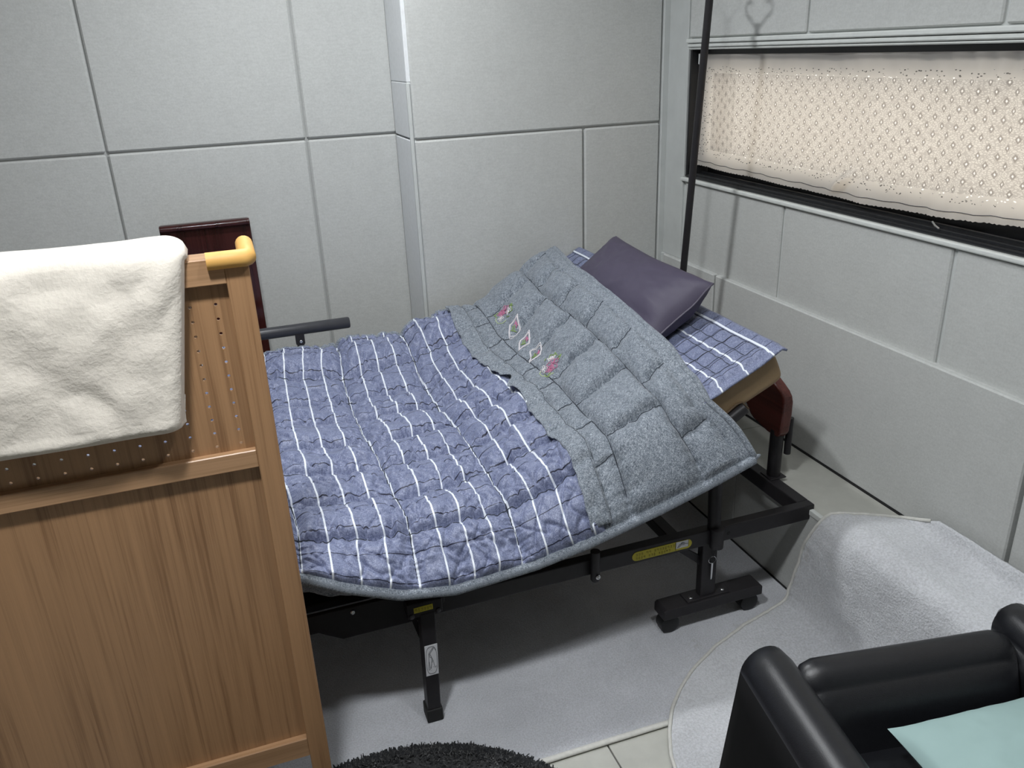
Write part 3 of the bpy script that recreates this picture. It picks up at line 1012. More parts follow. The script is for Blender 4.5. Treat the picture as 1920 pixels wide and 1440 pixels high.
# pillow
pil = thing('pillow', 'plum coloured pillow with piped seam lying at the raised head of the bed', 'pillow', (1.09, 2.27, 0.80))
n = 61
a = np.linspace(-1, 1, n)
aa, bb = np.meshgrid(a, a, indexing='ij')
prof = ((1 - np.abs(aa) ** 2.2) * (1 - np.abs(bb) ** 2.2)) ** 0.42
hxp, hyp, hth = 0.150, 0.345, 0.088
ox = aa * hxp * (1 - 0.07 * (1 - bb ** 2))
oy = bb * hyp * (1 - 0.05 * (1 - aa ** 2))
ang = math.atan(0.466) + 0.20
Rm = Matrix.Rotation(-ang, 3, 'Y')
Rz = Matrix.Rotation(math.radians(-3), 3, 'Z')
RM = np.array(Rz @ Rm)
cen = np.array((1.185, 2.285, float(Tz(1.185)) + 0.066))
def pil_pts(sgn):
    wr = 0.010 * fbm(aa * 3 + 5, bb * 4 + sgn, 3) * prof + 0.006 * fbm(aa * 9, bb * 9 + 3 * sgn, 2) * np.sqrt(np.abs(aa * bb)) * prof
    oz = sgn * hth * prof * (0.45 + 0.55 * sstep(aa, -0.95, 0.0)) + wr
    if sgn < 0:
        oz = np.maximum(oz, -0.07)
    P = np.stack([ox, oy, oz], -1)
    # lift the head side corners
    P[..., 2] += 0.018 * sstep(aa, 0.4, 1.0) * np.abs(bb)
    return P @ RM.T + cen
grid('pillow_top', pil_pts(1), M_PURPLE, pil)
grid('pillow_bottom', pil_pts(-1), M_PURPLE, pil, flip=True)
PT = pil_pts(1)
loop = [tuple(PT[i, 0]) for i in range(0, n, 2)] + [tuple(PT[-1, j]) for j in range(2, n, 2)] + [tuple(PT[i, -1]) for i in range(n - 3, -1, -2)] + [tuple(PT[0, j]) for j in range(n - 3, 1, -2)]
tube('piping', loop, 0.0028, M_PURPIPE, pil, 6, closed=True)

# ---- QUILT-BEGIN
XJ = 0.765                       # joint of plaid body and grey head panel
LT = 1.365                       # metres from wall-side edge to hanging hem
hem_x = [-0.60, -0.20, 0.038, 0.125, 0.242, 0.370, 0.575, 0.718, 0.911, 1.064, 1.19]
hem_z = [0.66, 0.62, 0.555, 0.504, 0.452, 0.430, 0.444, 0.470, 0.518, 0.563, 0.606]
GU = [XJ + 0.012, 0.838, 1.040, 1.142]
def quilt_point(U, T):
    """U ~ x along the bed, T metres across from the wall side to the hem"""
    q = np.clip((T - 1.150) / 0.215, 0, 1)
    y = np.where(T < 1.150, 2.865 - T, 1.715 - 0.152 * q ** 0.92)
    hs = np.interp(y, [1.56, 1.60, 1.66, 1.75, 2.30, 2.55, 2.80, 2.87], [0.0, -0.03, -0.082, -0.095, -0.085, -0.07, -0.022, -0.01])
    x = U + hs * sstep(U, 0.86, 1.18)
    x = x + 0.006 * np.sin(T * 7 + U * 3) + 0.010 * fbm(T * 3, U * 2 + 9) + 0.02 * sstep(T, 0.25, 0.0) * sstep(U, 0.5, 0.2)
    top = Tz(x) + 0.040
    top = top + sstep(x, 0.86, 1.06) * np.interp(y, [1.70, 1.76, 1.88, 2.04, 2.23, 2.45, 2.6, 2.8, 2.87], [0.0, 0.012, 0.034, 0.05, 0.064, 0.075, 0.075, 0.060, 0.05])
    top = top + (0.028 + 0.050 * sstep(x, 0.92, 0.70) - 0.014 * sstep(x, 0.40, 0.25)) * sstep(y, 2.52, 2.80) * (1 + 0.35 * fbm(x * 9, y * 5)) * sstep(x, 1.10, 0.85)
    top = top - 0.012 * sstep(T, 0.045, 0.0)
    top = top + 0.022 * sstep(U, 1.06, 1.15) * sstep(y, 1.70, 1.85)
    hz = np.interp(x, hem_x, hem_z)
    z = top - (top - hz) * q ** 1.35
    return x, y, z, q

def shape_v(cv, per):
    fs = cv - np.floor(cv)            # 0 at the wall-side seam, 1 at the near seam
    return (1 - np.exp(-fs * per / 0.030)) * (1 - np.exp(-(1 - fs) * per / 0.0085))

def puff_body(U, T):
    s = U * 1.02
    wob = 0.012 * fbm(U * 6, T * 5 + 3) + 0.006 * fbm(U * 42 + 9, T * 2, 2)
    wob2 = 0.010 * fbm(U * 5 + 40, T * 6)
    cu = (s - 0.035 + wob2) / 0.262
    cv = (T - 0.037 + wob * sstep(T, LT - 0.02, LT - 0.12)) / 0.1660
    du = np.abs(cu - np.round(cu)) * 0.262
    dv = np.abs(cv - np.round(cv)) * 0.1660
    p = (1 - np.exp(-du / 0.017)) * shape_v(cv, 0.166)
    near_u, near_v = np.exp(-du / 0.032), np.exp(-dv / 0.030)
    # gathers across the seams
    g = near_v * fbm(U * 52, T * 10, 3) + near_u * fbm(U * 10 + 7, T * 52, 3)
    soft = fbm(U * 13 + 3, T * 13, 3)
    r1 = 1 - np.abs(2 * fbm((U + 0.6 * T) * 17, (U - T) * 6 + 20, 2))
    r2 = 1 - np.abs(2 * fbm((U - 0.8 * T) * 19 + 50, (U + T) * 6 + 20, 2))
    crease = np.clip(r1, 0, 1) ** 7 + np.clip(r2, 0, 1) ** 7
    return 0.0340 * p + 0.0200 * g + 0.012 * soft - 0.0120 * crease * p, du, dv

def puff_head(U, T):
    wob = 0.010 * fbm(U * 7 + 60, T * 5)
    gu = np.array(GU)
    Uw = U + 0.4 * wob
    idx = np.clip(np.searchsorted(gu, Uw) - 1, 0, len(gu) - 1)
    du = np.min(np.abs(Uw[..., None] - gu), -1)
    stag = np.array([0.055, 0.160, 0.060, 0.05])[idx]
    per = np.array([0.145, 0.200, 0.200, 0.200])[idx]
    cv = (T - stag + (1.2 * wob + 0.007 * fbm(U * 42 + 9, T * 2, 2)) * sstep(T, LT - 0.03, LT - 0.12)) / per
    dv = np.abs(cv - np.round(cv)) * per
    amp = np.array([0.022, 0.036, 0.024, 0.015])[idx] * (1 - 0.45 * sstep(U, 0.93, 0.88) * sstep(U, 0.835, 0.85) * sstep(T, 0.80, 0.72))
    border = sstep(U, 1.148, 1.142) * sstep(T, LT - 0.004, LT - 0.010)
    p = (1 - np.exp(-du / 0.015)) * shape_v(cv, per)
    near_u, near_v = np.exp(-du / 0.026), np.exp(-dv / 0.026)
    g = near_v * fbm(U * 42, T * 9, 3) + near_u * fbm(U * 9 + 7, T * 42, 3)
    dia = np.abs(fbm((U - 0.6 * T) * 12, (U + T) * 5 + 20, 2)) * sstep(U, 1.05, 0.95)
    return (amp * p + 0.011 * g - 0.016 * dia * p + 0.004 * fbm(U * 15, T * 15, 2)) * (0.15 + 0.85 * border) + 0.003, du, dv

def quilt_surface(U, T, lift=0.0):
    x, y, z, q = quilt_point(U, T)
    pb = puff_body(U, T)[0]
    ph = puff_head(U, T)[0]
    hmix = (U >= XJ) * 1.0
    h = pb * (1 - hmix) + ph * hmix
    h = h * sstep(T, LT + 0.001, LT - 0.006) * sstep(np.abs(U - XJ), -0.01, 0.02) + lift
    # offset along an approximate normal
    sl = 0.42 * sstep(x, 0.48, 0.68)
    ny = -0.75 * sstep(q, 0.0, 0.6)
    nn = np.sqrt(1 + sl ** 2 + ny ** 2)
    return np.stack([x - sl / nn * h, y + ny / nn * h, z + h / nn], -1)
# ---- QUILT-END
quilt = thing('quilt', 'puffy quilt, blue plaid body and grey embroidered head panel, spread over the bed', 'quilt', (0.5, 2.3, 0.5))
def quilt_part(name, u0, u1, nu, nt, mat_):
    U, T = np.meshgrid(np.linspace(u0, u1, nu), np.linspace(0, LT, nt), indexing='ij')
    A = quilt_surface(U, T)
    uv = np.stack([U * np.where(U > 0.57, 1.10, 1.02), T], -1)
    du_, dv_ = (puff_body if u0 < 0 else puff_head)(U, T)[1:]
    uv[..., 0] = U * 1.02 + 0.010 * np.exp(-dv_ / 0.03) * fbm(U * 9, T * 14, 2) + 0.006 * fbm(U * 5, T * 6, 2)
    uv[..., 1] = T + 0.010 * np.exp(-du_ / 0.03) * fbm(U * 14, T * 9 + 5, 2) + 0.006 * fbm(U * 6, T * 5 + 8, 2)
    o = grid(name, A, mat_, quilt, uv, flip=True)
    solidify(o, 0.020, -1)
    return A
A1 = quilt_part('plaid_body', -0.46, XJ, 460, 500, M_PLAID)
A2 = quilt_part('grey_panel', XJ, 1.18, 190, 560, M_GREY)
# piped binding round the hem
UU = np.linspace(-0.46, 1.18, 170)
hem = quilt_surface(UU, np.full_like(UU, LT))
VV = np.linspace(LT, 0, 150)
hd = quilt_surface(np.full_like(VV, 1.18), VV)
bk = quilt_surface(UU[::-1], np.zeros_like(UU))
def binding(name, pts, r):
    V, F = sweep([tuple(p) for p in pts], r, 10)
    k = len(pts)
    L = np.r_[0, np.cumsum(np.linalg.norm(np.diff(pts, axis=0), axis=1))]
    uv = [(L[i] , j * r * 0.63) for i in range(k) for j in range(10)]
    mk(name, V, F, M_GREY, quilt, True, uv)
binding('binding', hem + np.array((0, -0.002, -0.008)), 0.0135)
binding('binding', hd + np.array((0.002, 0, -0.006)), 0.0095)
binding('binding', bk + np.array((0, 0.002, -0.006)), 0.009)
# grey underside drooping below the hem at the foot end
ux = np.linspace(-0.46, 0.26, 120)
uw = np.linspace(0, 1, 14)
UXm, UW = np.meshgrid(ux, uw, indexing='ij')
h0 = quilt_surface(ux, np.full_like(ux, LT))
drop = 0.058 * sstep(ux, 0.26, 0.06) + 0.004
A = np.stack([UXm, h0[:, 1][:, None] + 0.006 + 0.030 * UW + 0.012 * fbm(UXm * 22, UW * 3, 3) * UW, h0[:, 2][:, None] - 0.008 - drop[:, None] * UW + 0.006 * fbm(UXm * 30, UW * 4, 2)], -1)
o = grid('underside', A, M_GREY, quilt, np.stack([UXm, UW * 0.06], -1))
solidify(o, 0.004, 0)
# mitred corner tip
tip = quilt_surface(np.array([1.18]), np.array([LT]))[0]
V, F = sweep([tip + np.array((-0.03, 0.015, -0.010)), tip + np.array((0, 0, -0.006)), tip + np.array((0.016, -0.006, 0.004))], [0.014, 0.011, 0.002], 10)
mk('corner', V, F, M_GREY, quilt, True, [(0.01 * i, 0.003 * i) for i in range(len(V))])
# stitch lines of the grey panel border
for uu in (1.1435, 1.138):
    s = quilt_surface(np.full_like(VV, uu), np.clip(VV, 0, LT - 0.04), 0.0008)
    V, F = sweep([tuple(p) for p in s], 0.0008, 5)
    mk('stitching', V, F, M_STITCH, quilt)
# dark quilting thread in the seams of both panels, also deepens their shade
def seam_threads(fn, u0, u1, t0, t1, useams, vsegs):
    parts = []
    for uu in useams:
        tt_ = np.linspace(t0, t1, 300)
        u_ = np.full_like(tt_, uu)
        for _ in range(2):          # follow the wandering seam
            u_ = fn[0](uu, u_, tt_)
        parts.append(sweep([tuple(p) for p in quilt_surface(u_, tt_, 0.0012)], 0.0015, 4))
    for (a_, b_, tv) in vsegs:
        uu_ = np.linspace(a_, b_, max(12, int((b_ - a_) / 0.004)))
        t_ = np.full_like(uu_, tv)
        for _ in range(2):
            t_ = fn[1](tv, uu_, t_)
        parts.append(sweep([tuple(p) for p in quilt_surface(uu_, t_, 0.0012)], 0.0015, 4))
    return parts
bodyfn = (lambda c, u, t: (c - 0.010 * fbm(u * 5 + 40, t * 6)) / 1.02, lambda c, u, t: c - (0.012 * fbm(u * 6, t * 5 + 3) + 0.006 * fbm(u * 42 + 9, t * 2, 2)) * sstep(t, LT - 0.02, LT - 0.12))
prt = seam_threads(bodyfn, -0.45, XJ, 0.01, LT - 0.03, [0.035 + 0.262 * k for k in (-1, 0, 1, 2)], [(-0.45, XJ - 0.012, 0.037 + 0.166 * k) for k in range(8)])
headfn = (lambda c, u, t: c - 0.4 * 0.010 * fbm(u * 7 + 60, t * 5), lambda c, u, t: c - (1.2 * 0.010 * fbm(u * 7 + 60, t * 5) + 0.007 * fbm(u * 42 + 9, t * 2, 2)) * sstep(t, LT - 0.03, LT - 0.12))
hv = []
for i, (st0, per) in enumerate(zip((0.055, 0.160, 0.060), (0.145, 0.200, 0.200))):
    k = 0
    while st0 + per * k < LT - 0.05:
        if st0 + per * k > 0.02:
            hv.append((GU[i] + 0.002, GU[i + 1] - 0.002, st0 + per * k))
        k += 1
prt += seam_threads(headfn, XJ, 1.15, 0.01, LT - 0.045, GU[1:3], hv)
th_ = merge('seam_shade_thread', prt, M_STITCH, quilt)
th_['kind'] = 'stuff'
# loose flange along the joint
nT, nW = 260, 14
T, W = np.meshgrid(np.linspace(0.012, LT - 0.002, nT), np.linspace(0, 1, nW), indexing='ij')
edge = 0.058 + 0.016 * fbm(T * 9, 0 * T + 3, 3) + 0.010 * np.exp(-((T - 0.70) / 0.05) ** 2) - 0.03 * sstep(T, 0.60, 0.64) * sstep(T, 0.70, 0.66)
base = quilt_surface(XJ + 0.014 - edge * W, T)
sm = quilt_surface(np.full_like(T, XJ + 0.014), T)
lift = 0.010 + W * (0.010 + 0.022 * np.clip(fbm(T * 7 + 2, 0 * T, 2), -0.3, 1) + 0.028 * np.exp(-((T - 0.72) / 0.06) ** 2)) * (1 - 0.45 * W)
lift = lift + 0.005 * fbm(T * 24, W * 3, 2) * W
x_, y_q, z_q, q_ = quilt_point(XJ + 0.014 - edge * W, T)
pb = 0.5 * (puff_body(XJ + 0.014 - edge * W, T)[0])
flat = np.stack([x_, y_q - 0.5 * q_ * lift, z_q + np.maximum(lift, 0.004) + np.maximum(pb, 0) + 0.006], -1)
fl = grid('flange', flat, M_GREY, quilt, np.stack([W * 0.06, T], -1), flip=False)
solidify(fl, 0.0025, 0)
st_ = [tuple(p) for p in (flat[:, 1] + np.array((0, 0, 0.0015)))]
V, F = sweep(st_, 0.0007, 5)
mk('stitching', V, F, M_STITCH, quilt)

# embroidery on the grey panel
def embroider(name, polys, mat_, u0, t0, r=0.0011):
    parts = []
    for pl in polys:
        pl = np.array(pl)
        d_ = []
        for i in range(len(pl) - 1):
            k = max(2, int(np.hypot(*(pl[i + 1] - pl[i])) / 0.003))
            d_ += [pl[i] + (pl[i + 1] - pl[i]) * f for f in np.linspace(0, 1, k, endpoint=False)]
        d_.append(pl[-1])
        d_ = np.array(d_)
        s = quilt_surface(u0 + d_[:, 0] * 1.25, t0 + d_[:, 1] * 1.7, 0.0014)
        parts.append(sweep([tuple(p) for p in s], r, 5))
    e_o = merge(name, parts, mat_, quilt, True)
    e_o['kind'] = 'stuff'
    return e_o
def flower(cx, cy, r, n=5, rot=0.0, f=0.45):
    out = []
    for k in range(n):
        a0 = rot + 2 * math.pi * k / n
        pet = [(cx + r * t_ * math.cos(a0 + s_), cy + r * t_ * math.sin(a0 + s_)) for t_, s_ in ((0.1, 0), (0.7, -f), (1.0, 0), (0.7, f), (0.1, 0))]
        out.append(pet)
    return out
EMB = [(0.892, 0.225), (0.888, 0.346), (0.876, 0.470), (0.868, 0.570), (0.862, 0.698)]
for k, (u0, t0) in enumerate(EMB):
    if k in (0, 4):
        s = 1 if k == 4 else -1
        embroider('pink_flower', flower(0.006, 0.006 * s, 0.017, 5, 0.3) + flower(-0.006, 0.010 * s, 0.011, 5, 0.9), M_THP, u0, t0)
        embroider('white_flower', flower(0.014, -0.014 * s, 0.011, 5, 0.2) + flower(-0.014, -0.006 * s, 0.010, 4, 0.6), M_THW, u0, t0)
        embroider('leaf', [[(0.02, -0.01 * s), (0.030, -0.02 * s), (0.026, -0.004 * s)], [(0.022, 0.004), (0.032, 0.008), (0.02, 0.014)], [(0.01, -0.02 * s), (0.02, -0.03 * s), (0.024, -0.018 * s)], [(-0.01, 0.02 * s), (-0.024, 0.022 * s), (-0.02, 0.006 * s)], [(0.0, -0.02 * s), (0.006, -0.028 * s)]], M_THG, u0, t0, 0.0016)
        embroider('stem', [[(-0.022, -0.008), (-0.028, 0.0), (-0.028, 0.014), (-0.018, 0.024), (-0.006, 0.026)]], M_THL, u0, t0)
    else:
        R1, R2 = 0.026, 0.018
        dia = [(R1, -0.012), (0.004, R2), (-R1, 0.012), (-0.004, -R2), (R1, -0.012)]
        embroider('diamond', [dia, [(a * 0.84, b * 0.84) for a, b in dia]], M_THW, u0, t0, 0.0012)
        embroider('green_fill', [[(-0.010, 0.004), (0.0, -0.006)], [(-0.012, 0.0), (-0.002, 0.009)], [(-0.006, 0.007), (0.004, -0.004)]], M_THG, u0, t0, 0.0017)
        embroider('pink_fill', [[(0.003, 0.004), (0.012, -0.003)], [(0.008, -0.006), (0.010, 0.004)], [(0.002, -0.004), (0.013, -0.007)]], M_THP, u0, t0, 0.0017)

# ------------------------------------------------------------------ drip-stand pole behind the pillow
pole = thing('drip_pole', 'thin dark metal pole with two hooks rising behind the pillow', 'pole', (1.5, 2.51, 0.34))
def pol(z):
    t_ = (z - 0.82) / (1.709 - 0.82)
    return (1.50, 2.468 + (2.382 - 2.468) * t_, z)
tube('shaft', [pol(0.34), pol(1.0), pol(1.745)], 0.0120, M_STEEL, pole, 14)
top = Vector(pol(1.742))
for s in (-1, 1):
    pts = [top, top + Vector((0.003, s * 0.022, 0.004)), top + Vector((0.004, s * 0.035, 0.020)), top + Vector((0.004, s * 0.046, 0.022)), top + Vector((0.004, s * 0.056, 0.030)),
           top + Vector((0.004, s * 0.060, 0.046)), top + Vector((0.004, s * 0.052, 0.060)), top + Vector((0.004, s * 0.040, 0.062)), top + Vector((0.004, s * 0.032, 0.054))]
    tube('hook', pts, 0.004, M_STEEL2, pole, 8)

# ------------------------------------------------------------------ lace curtain
cur = thing('lace_curtain', 'cream lace half curtain hanging in the black window', 'curtain', (1.72, 1.5, 1.13))
nu, nv = 420, 90
yv = np.linspace(2.782, 0.13, nu)
vv = np.linspace(0, 1, nv)
hem_c = np.interp(yv, [0.1, 0.9, 1.36, 1.602, 1.87, 2.077, 2.319, 2.55, 2.776], [1.178, 1.176, 1.172, 1.156, 1.148, 1.149, 1.154, 1.157, 1.160])
hem_c = hem_c - 0.0035 * np.abs(np.sin(math.pi * (2.782 - yv) / 0.016))
ztop = 1.549
A = np.zeros((nu, nv, 3))
A[..., 1] = yv[:, None]
A[..., 2] = hem_c[:, None] + (ztop - hem_c[:, None]) * vv[None, :]
amp = 0.005 + 0.007 * (1 - vv)
A[..., 0] = 1.731 + amp[None, :] * (np.sin(yv * 19)[:, None] * 0.5 + fbm(yv * 5, 0 * yv, 2)[:, None]) + 0.006 * fbm(A[..., 1] * 18, A[..., 2] * 8, 2) + 0.0035 * np.sin(A[..., 1] * 95 + 3 * fbm(A[..., 1] * 4, A[..., 2] * 3, 2)) * sstep(A[..., 1], 2.1, 1.3)
# folded tuck near the lower edge
tk = np.exp(-((A[..., 1] - 1.98 - (A[..., 2] - 1.20) * -1.2) / 0.022) ** 2) * np.exp(-((A[..., 2] - 1.195) / 0.028) ** 2)
A[..., 0] -= 0.028 * tk
# rolled top over the rod
A[..., 0] -= 0.008 * sstep(A[..., 2], 1.53, 1.55)
uv = np.stack([np.broadcast_to((2.782 - yv)[:, None], (nu, nv)), np.broadcast_to(0.0 + vv[None, :] * 0.44, (nu, nv))], -1)
grid('lace', A, M_LACE, cur, uv)
hs_ = A[:, 4] + np.array((-0.002, 0, 0))
V, F = sweep([tuple(p) for p in hs_[::3]], 0.0009, 4)
mk('hem_stitch', V, F, M_INK, cur)
tube('rod', [(1.744, 2.79, 1.538), (1.744, 0.11, 1.538)], 0.006, M_PAINT, cur, 10)
box('rod_end', (1.716, 2.774, 1.515), (1.728, 2.780, 1.552), M_PAINT, cur, bev=0.002)

# ------------------------------------------------------------------ dark folded table leaning at the recessed wall
tb = thing('folded_table', 'dark mahogany board standing upright against the wall behind the partition', 'table', (-0.07, 3.11, 0))
prism('top_board', [(-0.222, 0.02), (0.084, 0.02), (0.084, 1.064), (0.080, 1.068), (-0.218, 1.068), (-0.222, 1.064)], 1, 3.100, 3.124, M_MAHOG, tb, bev=0.004)
tube('edge_lip', [(-0.220, 3.094, 1.056), (-0.05, 3.094, 1.056), (0.082, 3.094, 1.056)], 0.013, M_MAHOG, tb, 20)
box('base_rail', (-0.21, 3.09, 0.0), (0.07, 3.14, 0.022), M_MAHOG, tb, bev=0.003)

# ------------------------------------------------------------------ wooden partition
par = thing('wooden_partition', 'light oak partition with a perforated upper panel and solid lower panel', 'partition', (-0.4, 1.44, 0))
PY0, PY1, PR, PL = 1.415, 1.468, 0.026, -1.05
box('stile', (PR - 0.040, PY0, 0.0), (PR, PY1, 1.296), M_WOODZ, par, bev=0.0015)
box('stile', (PL, PY0, 0.0), (PL + 0.040, PY1, 1.296), M_WOODZ, par, bev=0.0015)
for z0, z1, in ((1.252, 1.2965), (0.905, 0.940), (0.198, 0.247)):
    box('rail', (PL + 0.040, PY0 + (0.0 if z1 > 1.2 else 0.001), z0), (PR - 0.040 if z1 < 1.2 else PR - 0.040, PY1, z1), M_WOODX, par, bev=0.0015)
box('lower_panel', (PL + 0.038, PY0 + 0.016, 0.245), (PR - 0.038, PY0 + 0.024, 0.907), M_WOODZ, par, bev=0)
# perforated panel with real holes
def perforated(x0, x1, z0, z1, ya, yb, pu, pv, r, uo, vo):
    V, F = [], []
    xs = [x0] + [x for x in np.arange(uo - pu * 60, x1 - pu * 0.05, pu) if x > x0 + pu * 0.05]
    xs = [x for x in xs] + [x1]
    zs = [z0] + [z for z in np.arange(vo - pv * 60, z1 - pv * 0.05, pv) if z > z0 + pv * 0.05] + [z1]
    N = 8
    for i in range(len(xs) - 1):
        for j in range(len(zs) - 1):
            a, b, c, d = xs[i], xs[i + 1], zs[j], zs[j + 1]
            hole = abs((b - a) - pu) < 1e-6 and abs((d - c) - pv) < 1e-6
            if not hole:
                k = len(V)
                V += [(a, ya, c), (b, ya, c), (b, ya, d), (a, ya, d), (a, yb, c), (b, yb, c), (b, yb, d), (a, yb, d)]
                F += [(k, k + 1, k + 2, k + 3), (k + 7, k + 6, k + 5, k + 4)]
                continue
            cx, cz = (a + b) / 2, (c + d) / 2
            sq = [(b, cz), (b, d), (cx, d), (a, d), (a, cz), (a, c), (cx, c), (b, c)]
            k = len(V)
            for y in (ya, yb):
                for s in range(N):
                    V.append((sq[s][0], y, sq[s][1]))
                for s in range(N):
                    t_ = 2 * math.pi * s / N
                    V.append((cx + r * math.cos(t_), y, cz + r * math.sin(t_)))
            for s in range(N):
                s2 = (s + 1) % N
                F.append((k + s, k + s2, k + N + s2, k + N + s))
                F.append((k + 2 * N + s2, k + 2 * N + s, k + 3 * N + s, k + 3 * N + s2))
                F.append((k + N + s, k + N + s2, k + 3 * N + s2, k + 3 * N + s))
    return V, F
V, F = perforated(PL + 0.038, PR - 0.038, 0.938, 1.254, PY0 + 0.016, PY0 + 0.021, 0.0415, 0.0262, 0.0029, PR - 0.0430, 0.9400)
mk('perforated_panel', V, F, M_WOODZ, par)
# foam corner guard
gv = []
pts = [(PR - 0.066, PY0 - 0.001, 1.293), (PR - 0.030, PY0 - 0.001, 1.293), (PR - 0.004, PY0 - 0.001, 1.293), (PR - 0.001, PY0 + 0.003, 1.293), (PR - 0.001, PY0 + 0.040, 1.294), (PR - 0.001, PY1 + 0.045, 1.296)]
tube('corner_guard', pts, 0.0150, M_GUARD, par, 16)

# fleece blanket draped over the partition
fb = thing('fleece_blanket', 'folded cream fleece blanket draped over the top of the partition', 'blanket', (-0.45, 1.44, 1.03))
prof_ = []
zf, zbk = 1.020, 1.06
zt = 1.300
for z in np.linspace(zbk, zt - 0.01, 16):
    prof_.append((PY1 + 0.028, z))
for a in np.linspace(0, 180, 16):
    th = math.radians(a)
    yc, ry, rz_ = (PY0 + PY1) / 2, (PY1 - PY0) / 2 + 0.034, 0.036
    prof_.append((yc + ry * math.cos(th), zt + rz_ * math.sin(th)))
for z in np.linspace(zt - 0.012, zf + 0.02, 40):
    prof_.append((PY0 - 0.036 - 0.010 * (1 - (z - zf) / 0.28), z))
for a in np.linspace(0, 180, 10):
    th = math.radians(a)
    prof_.append((PY0 - 0.022 - 0.025 * math.cos(th), zf + 0.014 - 0.020 * math.sin(th)))
prof_ += [(PY0 + 0.006, zf + 0.05)]
prof_ = np.array(prof_)
nP = len(prof_)
nX = 150
fx = np.linspace(0, 1, nX)
sarc = np.r_[0, np.cumsum(np.hypot(*np.diff(prof_, axis=0).T))]
A = np.zeros((nX, nP, 3))
xr = np.interp(prof_[:, 1], [1.02, 1.10, 1.2, 1.30, 1.34], [-0.122, -0.108, -0.090, -0.072, -0.066])
xr[:16] = -0.08
xl = -0.92
e_ = (1 - fx)[:, None]
A[..., 0] = xl + (xr - xl)[None, :] * fx[:, None]
rr_ = np.minimum((1 - fx) * 0.85 / 0.035, 1.0)
roundk = np.sqrt(np.clip(1 - (1 - rr_) ** 2, 0, 1))
ymid = np.where(np.arange(nP) < 24, PY1 + 0.003, PY0 - 0.003)
fold = 0.030 * fbm(A[..., 0] * 5, sarc[None, :] * 6 + 0 * A[..., 0], 3) + 0.022 * np.abs(fbm(A[..., 0] * 9 + sarc[None, :] * 7, sarc[None, :] * 4 - A[..., 0] * 5, 2)) + 0.0015 * fbm(A[..., 0] * 70, sarc[None, :] * 70 + 0 * A[..., 0], 2)
dy = prof_[None, :, 0] - ymid[None, :]
dzv = prof_[None, :, 1]
A[..., 1] = ymid[None, :] + dy * (0.10 + 0.90 * roundk[:, None]) - np.interp(np.arange(nP), [15, 33], [-1, 1])[None, :] * fold * 0.9 * roundk[:, None] * sstep(sarc, 0.05, 0.12)[None, :]
A[..., 2] = np.where(dzv > zt, zt + (dzv - zt) * (0.15 + 0.85 * roundk[:, None]) + fold * 0.12, dzv + 0.3 * fold * sstep(-dzv, -1.1, -1.03))
A[..., 1] = np.where((A[..., 2] < zt + 0.002) & (np.arange(nP)[None, :] > 24), np.minimum(A[..., 1], PY0 - 0.004), A[..., 1])
o = grid('fleece', A, M_FLEECE, fb, flip=False)
solidify(o, 0.004, 1)

# ------------------------------------------------------------------ low black armchair (faces the camera side)
ch = thing('armchair', 'low black leather tub armchair with thick rounded arms, holding a mint cushion', 'armchair', (1.107, 0.943, 0.0), local=True, rz=math.radians(-9.8))
def rounded_slab(name, x0, x1, y0, y1, z0, z1, flare, mat_, parent, rnd=0.05, axis='y', n=14, bulge=0.0):
    """upholstered slab: loops along its length with a rounded top; ends rounded off"""
    V, F = [], []
    L0, L1 = (y0, y1) if axis == 'y' else (x0, x1)
    w0, w1 = (x0, x1) if axis == 'y' else (y0, y1)
    K = 22
    cross = []
    hw = (w1 - w0) / 2
    wc = (w0 + w1) / 2
    for t_ in np.linspace(0, 1, 7):
        cross.append((-1, t_ * 0.72, 0))
    for a in np.linspace(180, 0, n):
        cross.append((math.cos(math.radians(a)), 0.72, math.sin(math.radians(a))))
    for t_ in np.linspace(1, 0, 7):
        cross.append((1, t_ * 0.72, 0))
    cl = len(cross)
    rt = min(hw * 1.05, (z1 - z0) * 0.28, 0.06)
    for k in range(K):
        f = k / (K - 1)
        e = min(f, 1 - f) * (L1 - L0)
        q = math.sqrt(max(0.0, 1 - max(0.0, 1 - e / rnd) ** 2))
        q2 = 0.25 + 0.75 * q
        for (sx_, tz, ar) in cross:
            zz = z0 + (z1 - rt - z0) * (tz / 0.72)
            zz = zz + ar * rt - (1 - q) * rnd * 0.75 * (tz / 0.72)
            wd = wc + sx_ * hw * (q2 if tz > 0 else q2)
            fl = (1 - (zz - z0) / (z1 - z0))
            wd += flare * fl + bulge * math.sin(math.pi * min(1, max(0, (zz - z0) / (z1 - z0)))) * sx_
            lc = L0 + f * (L1 - L0)
            V.append((wd, lc, zz) if axis == 'y' else (lc, wd, zz))
    for k in range(K - 1):
        for j in range(cl - 1):
            F.append((k * cl + j, (k + 1) * cl + j, (k + 1) * cl + j + 1, k * cl + j + 1))
        F.append((k * cl + cl - 1, (k + 1) * cl + cl - 1, (k + 1) * cl, k * cl))
    F.append(tuple(range(cl)))
    F.append(tuple(reversed(range((K - 1) * cl, K * cl))))
    o = mk(name, V, F, mat_, parent, True)
    bm = bmesh.new()
    bm.from_mesh(o.data)
    bmesh.ops.recalc_face_normals(bm, faces=bm.faces)
    bm.to_mesh(o.data)
    bm.free()
    return o
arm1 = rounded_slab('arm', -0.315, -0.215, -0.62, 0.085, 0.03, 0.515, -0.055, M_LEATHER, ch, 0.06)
arm2 = rounded_slab('arm', 0.215, 0.315, -0.62, 0.085, 0.03, 0.525, 0.055, M_LEATHER, ch, 0.06)
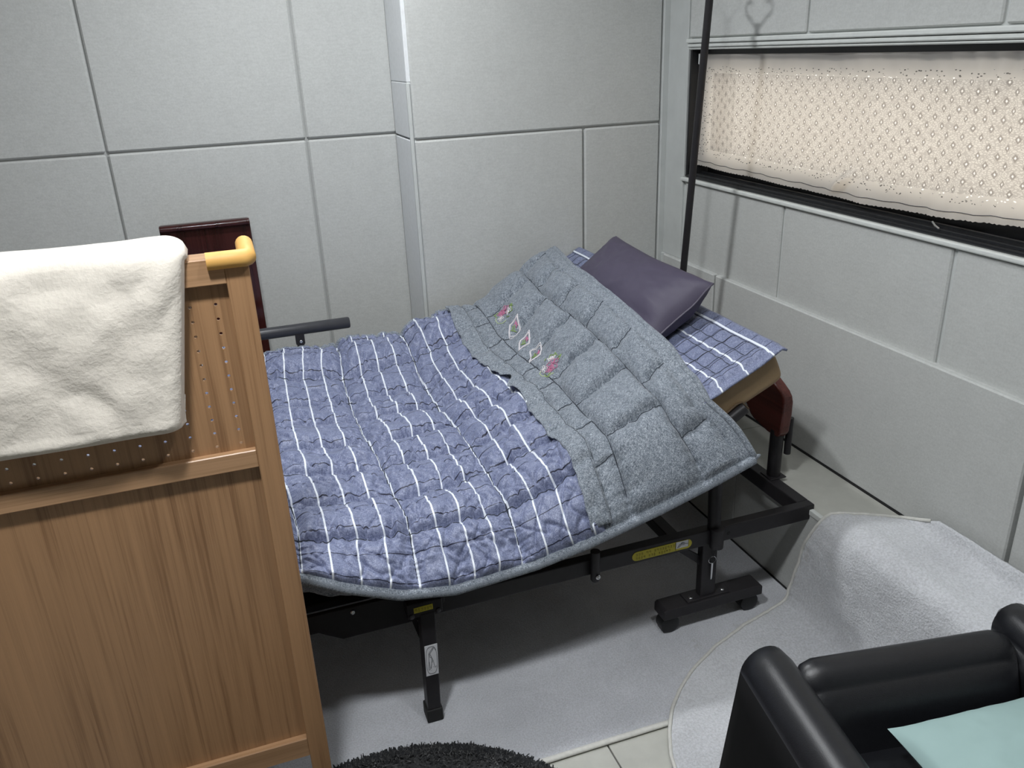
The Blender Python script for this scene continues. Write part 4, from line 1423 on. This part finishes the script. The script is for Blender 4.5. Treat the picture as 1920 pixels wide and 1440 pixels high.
rounded_slab('backrest', -0.235, 0.235, -0.028, 0.040, 0.05, 0.497, -0.14, M_LEATHER, ch, 0.05, axis='x', bulge=0.004)
rounded_slab('seat', -0.222, 0.222, -0.60, -0.03, 0.06, 0.366, 0.0, M_LEATHER, ch, 0.04, axis='x')
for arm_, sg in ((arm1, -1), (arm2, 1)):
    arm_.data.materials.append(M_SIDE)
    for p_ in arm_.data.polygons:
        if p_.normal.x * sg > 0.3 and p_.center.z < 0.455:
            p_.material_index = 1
for sx2 in (-1, 1):
    V, F = sweep([(sx2 * 0.312, y, 0.452 - 0.0 * y) for y in np.linspace(-0.60, 0.045, 24)], 0.0022, 6)
    mk('seam', V, F, M_LEATHER, ch, True)
for fx_, fy_ in ((-0.25, 0.03), (0.25, 0.03), (-0.25, -0.56), (0.25, -0.56)):
    V, F = sweep([(fx_, fy_, 0.018), (fx_, fy_, 0.05)], 0.02, 12)
    mk('foot', V, F, M_PLASTIC, ch, True)

# mint cushion on the seat
cu = thing('seat_cushion', 'pale mint green square cushion on the black armchair seat', 'cushion', (1.20, 0.65, 0.31))
n = 49
a = np.linspace(-1, 1, n)
aa, bb = np.meshgrid(a, a, indexing='ij')
prof = ((1 - np.abs(aa) ** 2.4) * (1 - np.abs(bb) ** 2.4)) ** 0.45
def cus(sgn):
    h = 0.19
    P = np.stack([aa * h * (1 - 0.05 * (1 - bb ** 2)), bb * h * (1 - 0.05 * (1 - aa ** 2)), sgn * 0.052 * prof + 0.008 * fbm(aa * 4, bb * 4 + sgn, 3) * prof + 0.006 * np.abs(fbm((aa + bb) * 5, (aa - bb) * 2, 2)) * prof], -1)
    R = np.array(Matrix.Rotation(math.radians(-6), 3, 'Z') @ Matrix.Rotation(math.radians(4), 3, 'X'))
    return P @ R.T + np.array((1.150, 0.640, 0.418))
grid('cushion_top', cus(1), M_MINT, cu)
grid('cushion_bottom', cus(-1), M_MINT, cu, flip=True)

for o in bpy.data.objects:
    if '_b' in o:
        del o['_b']
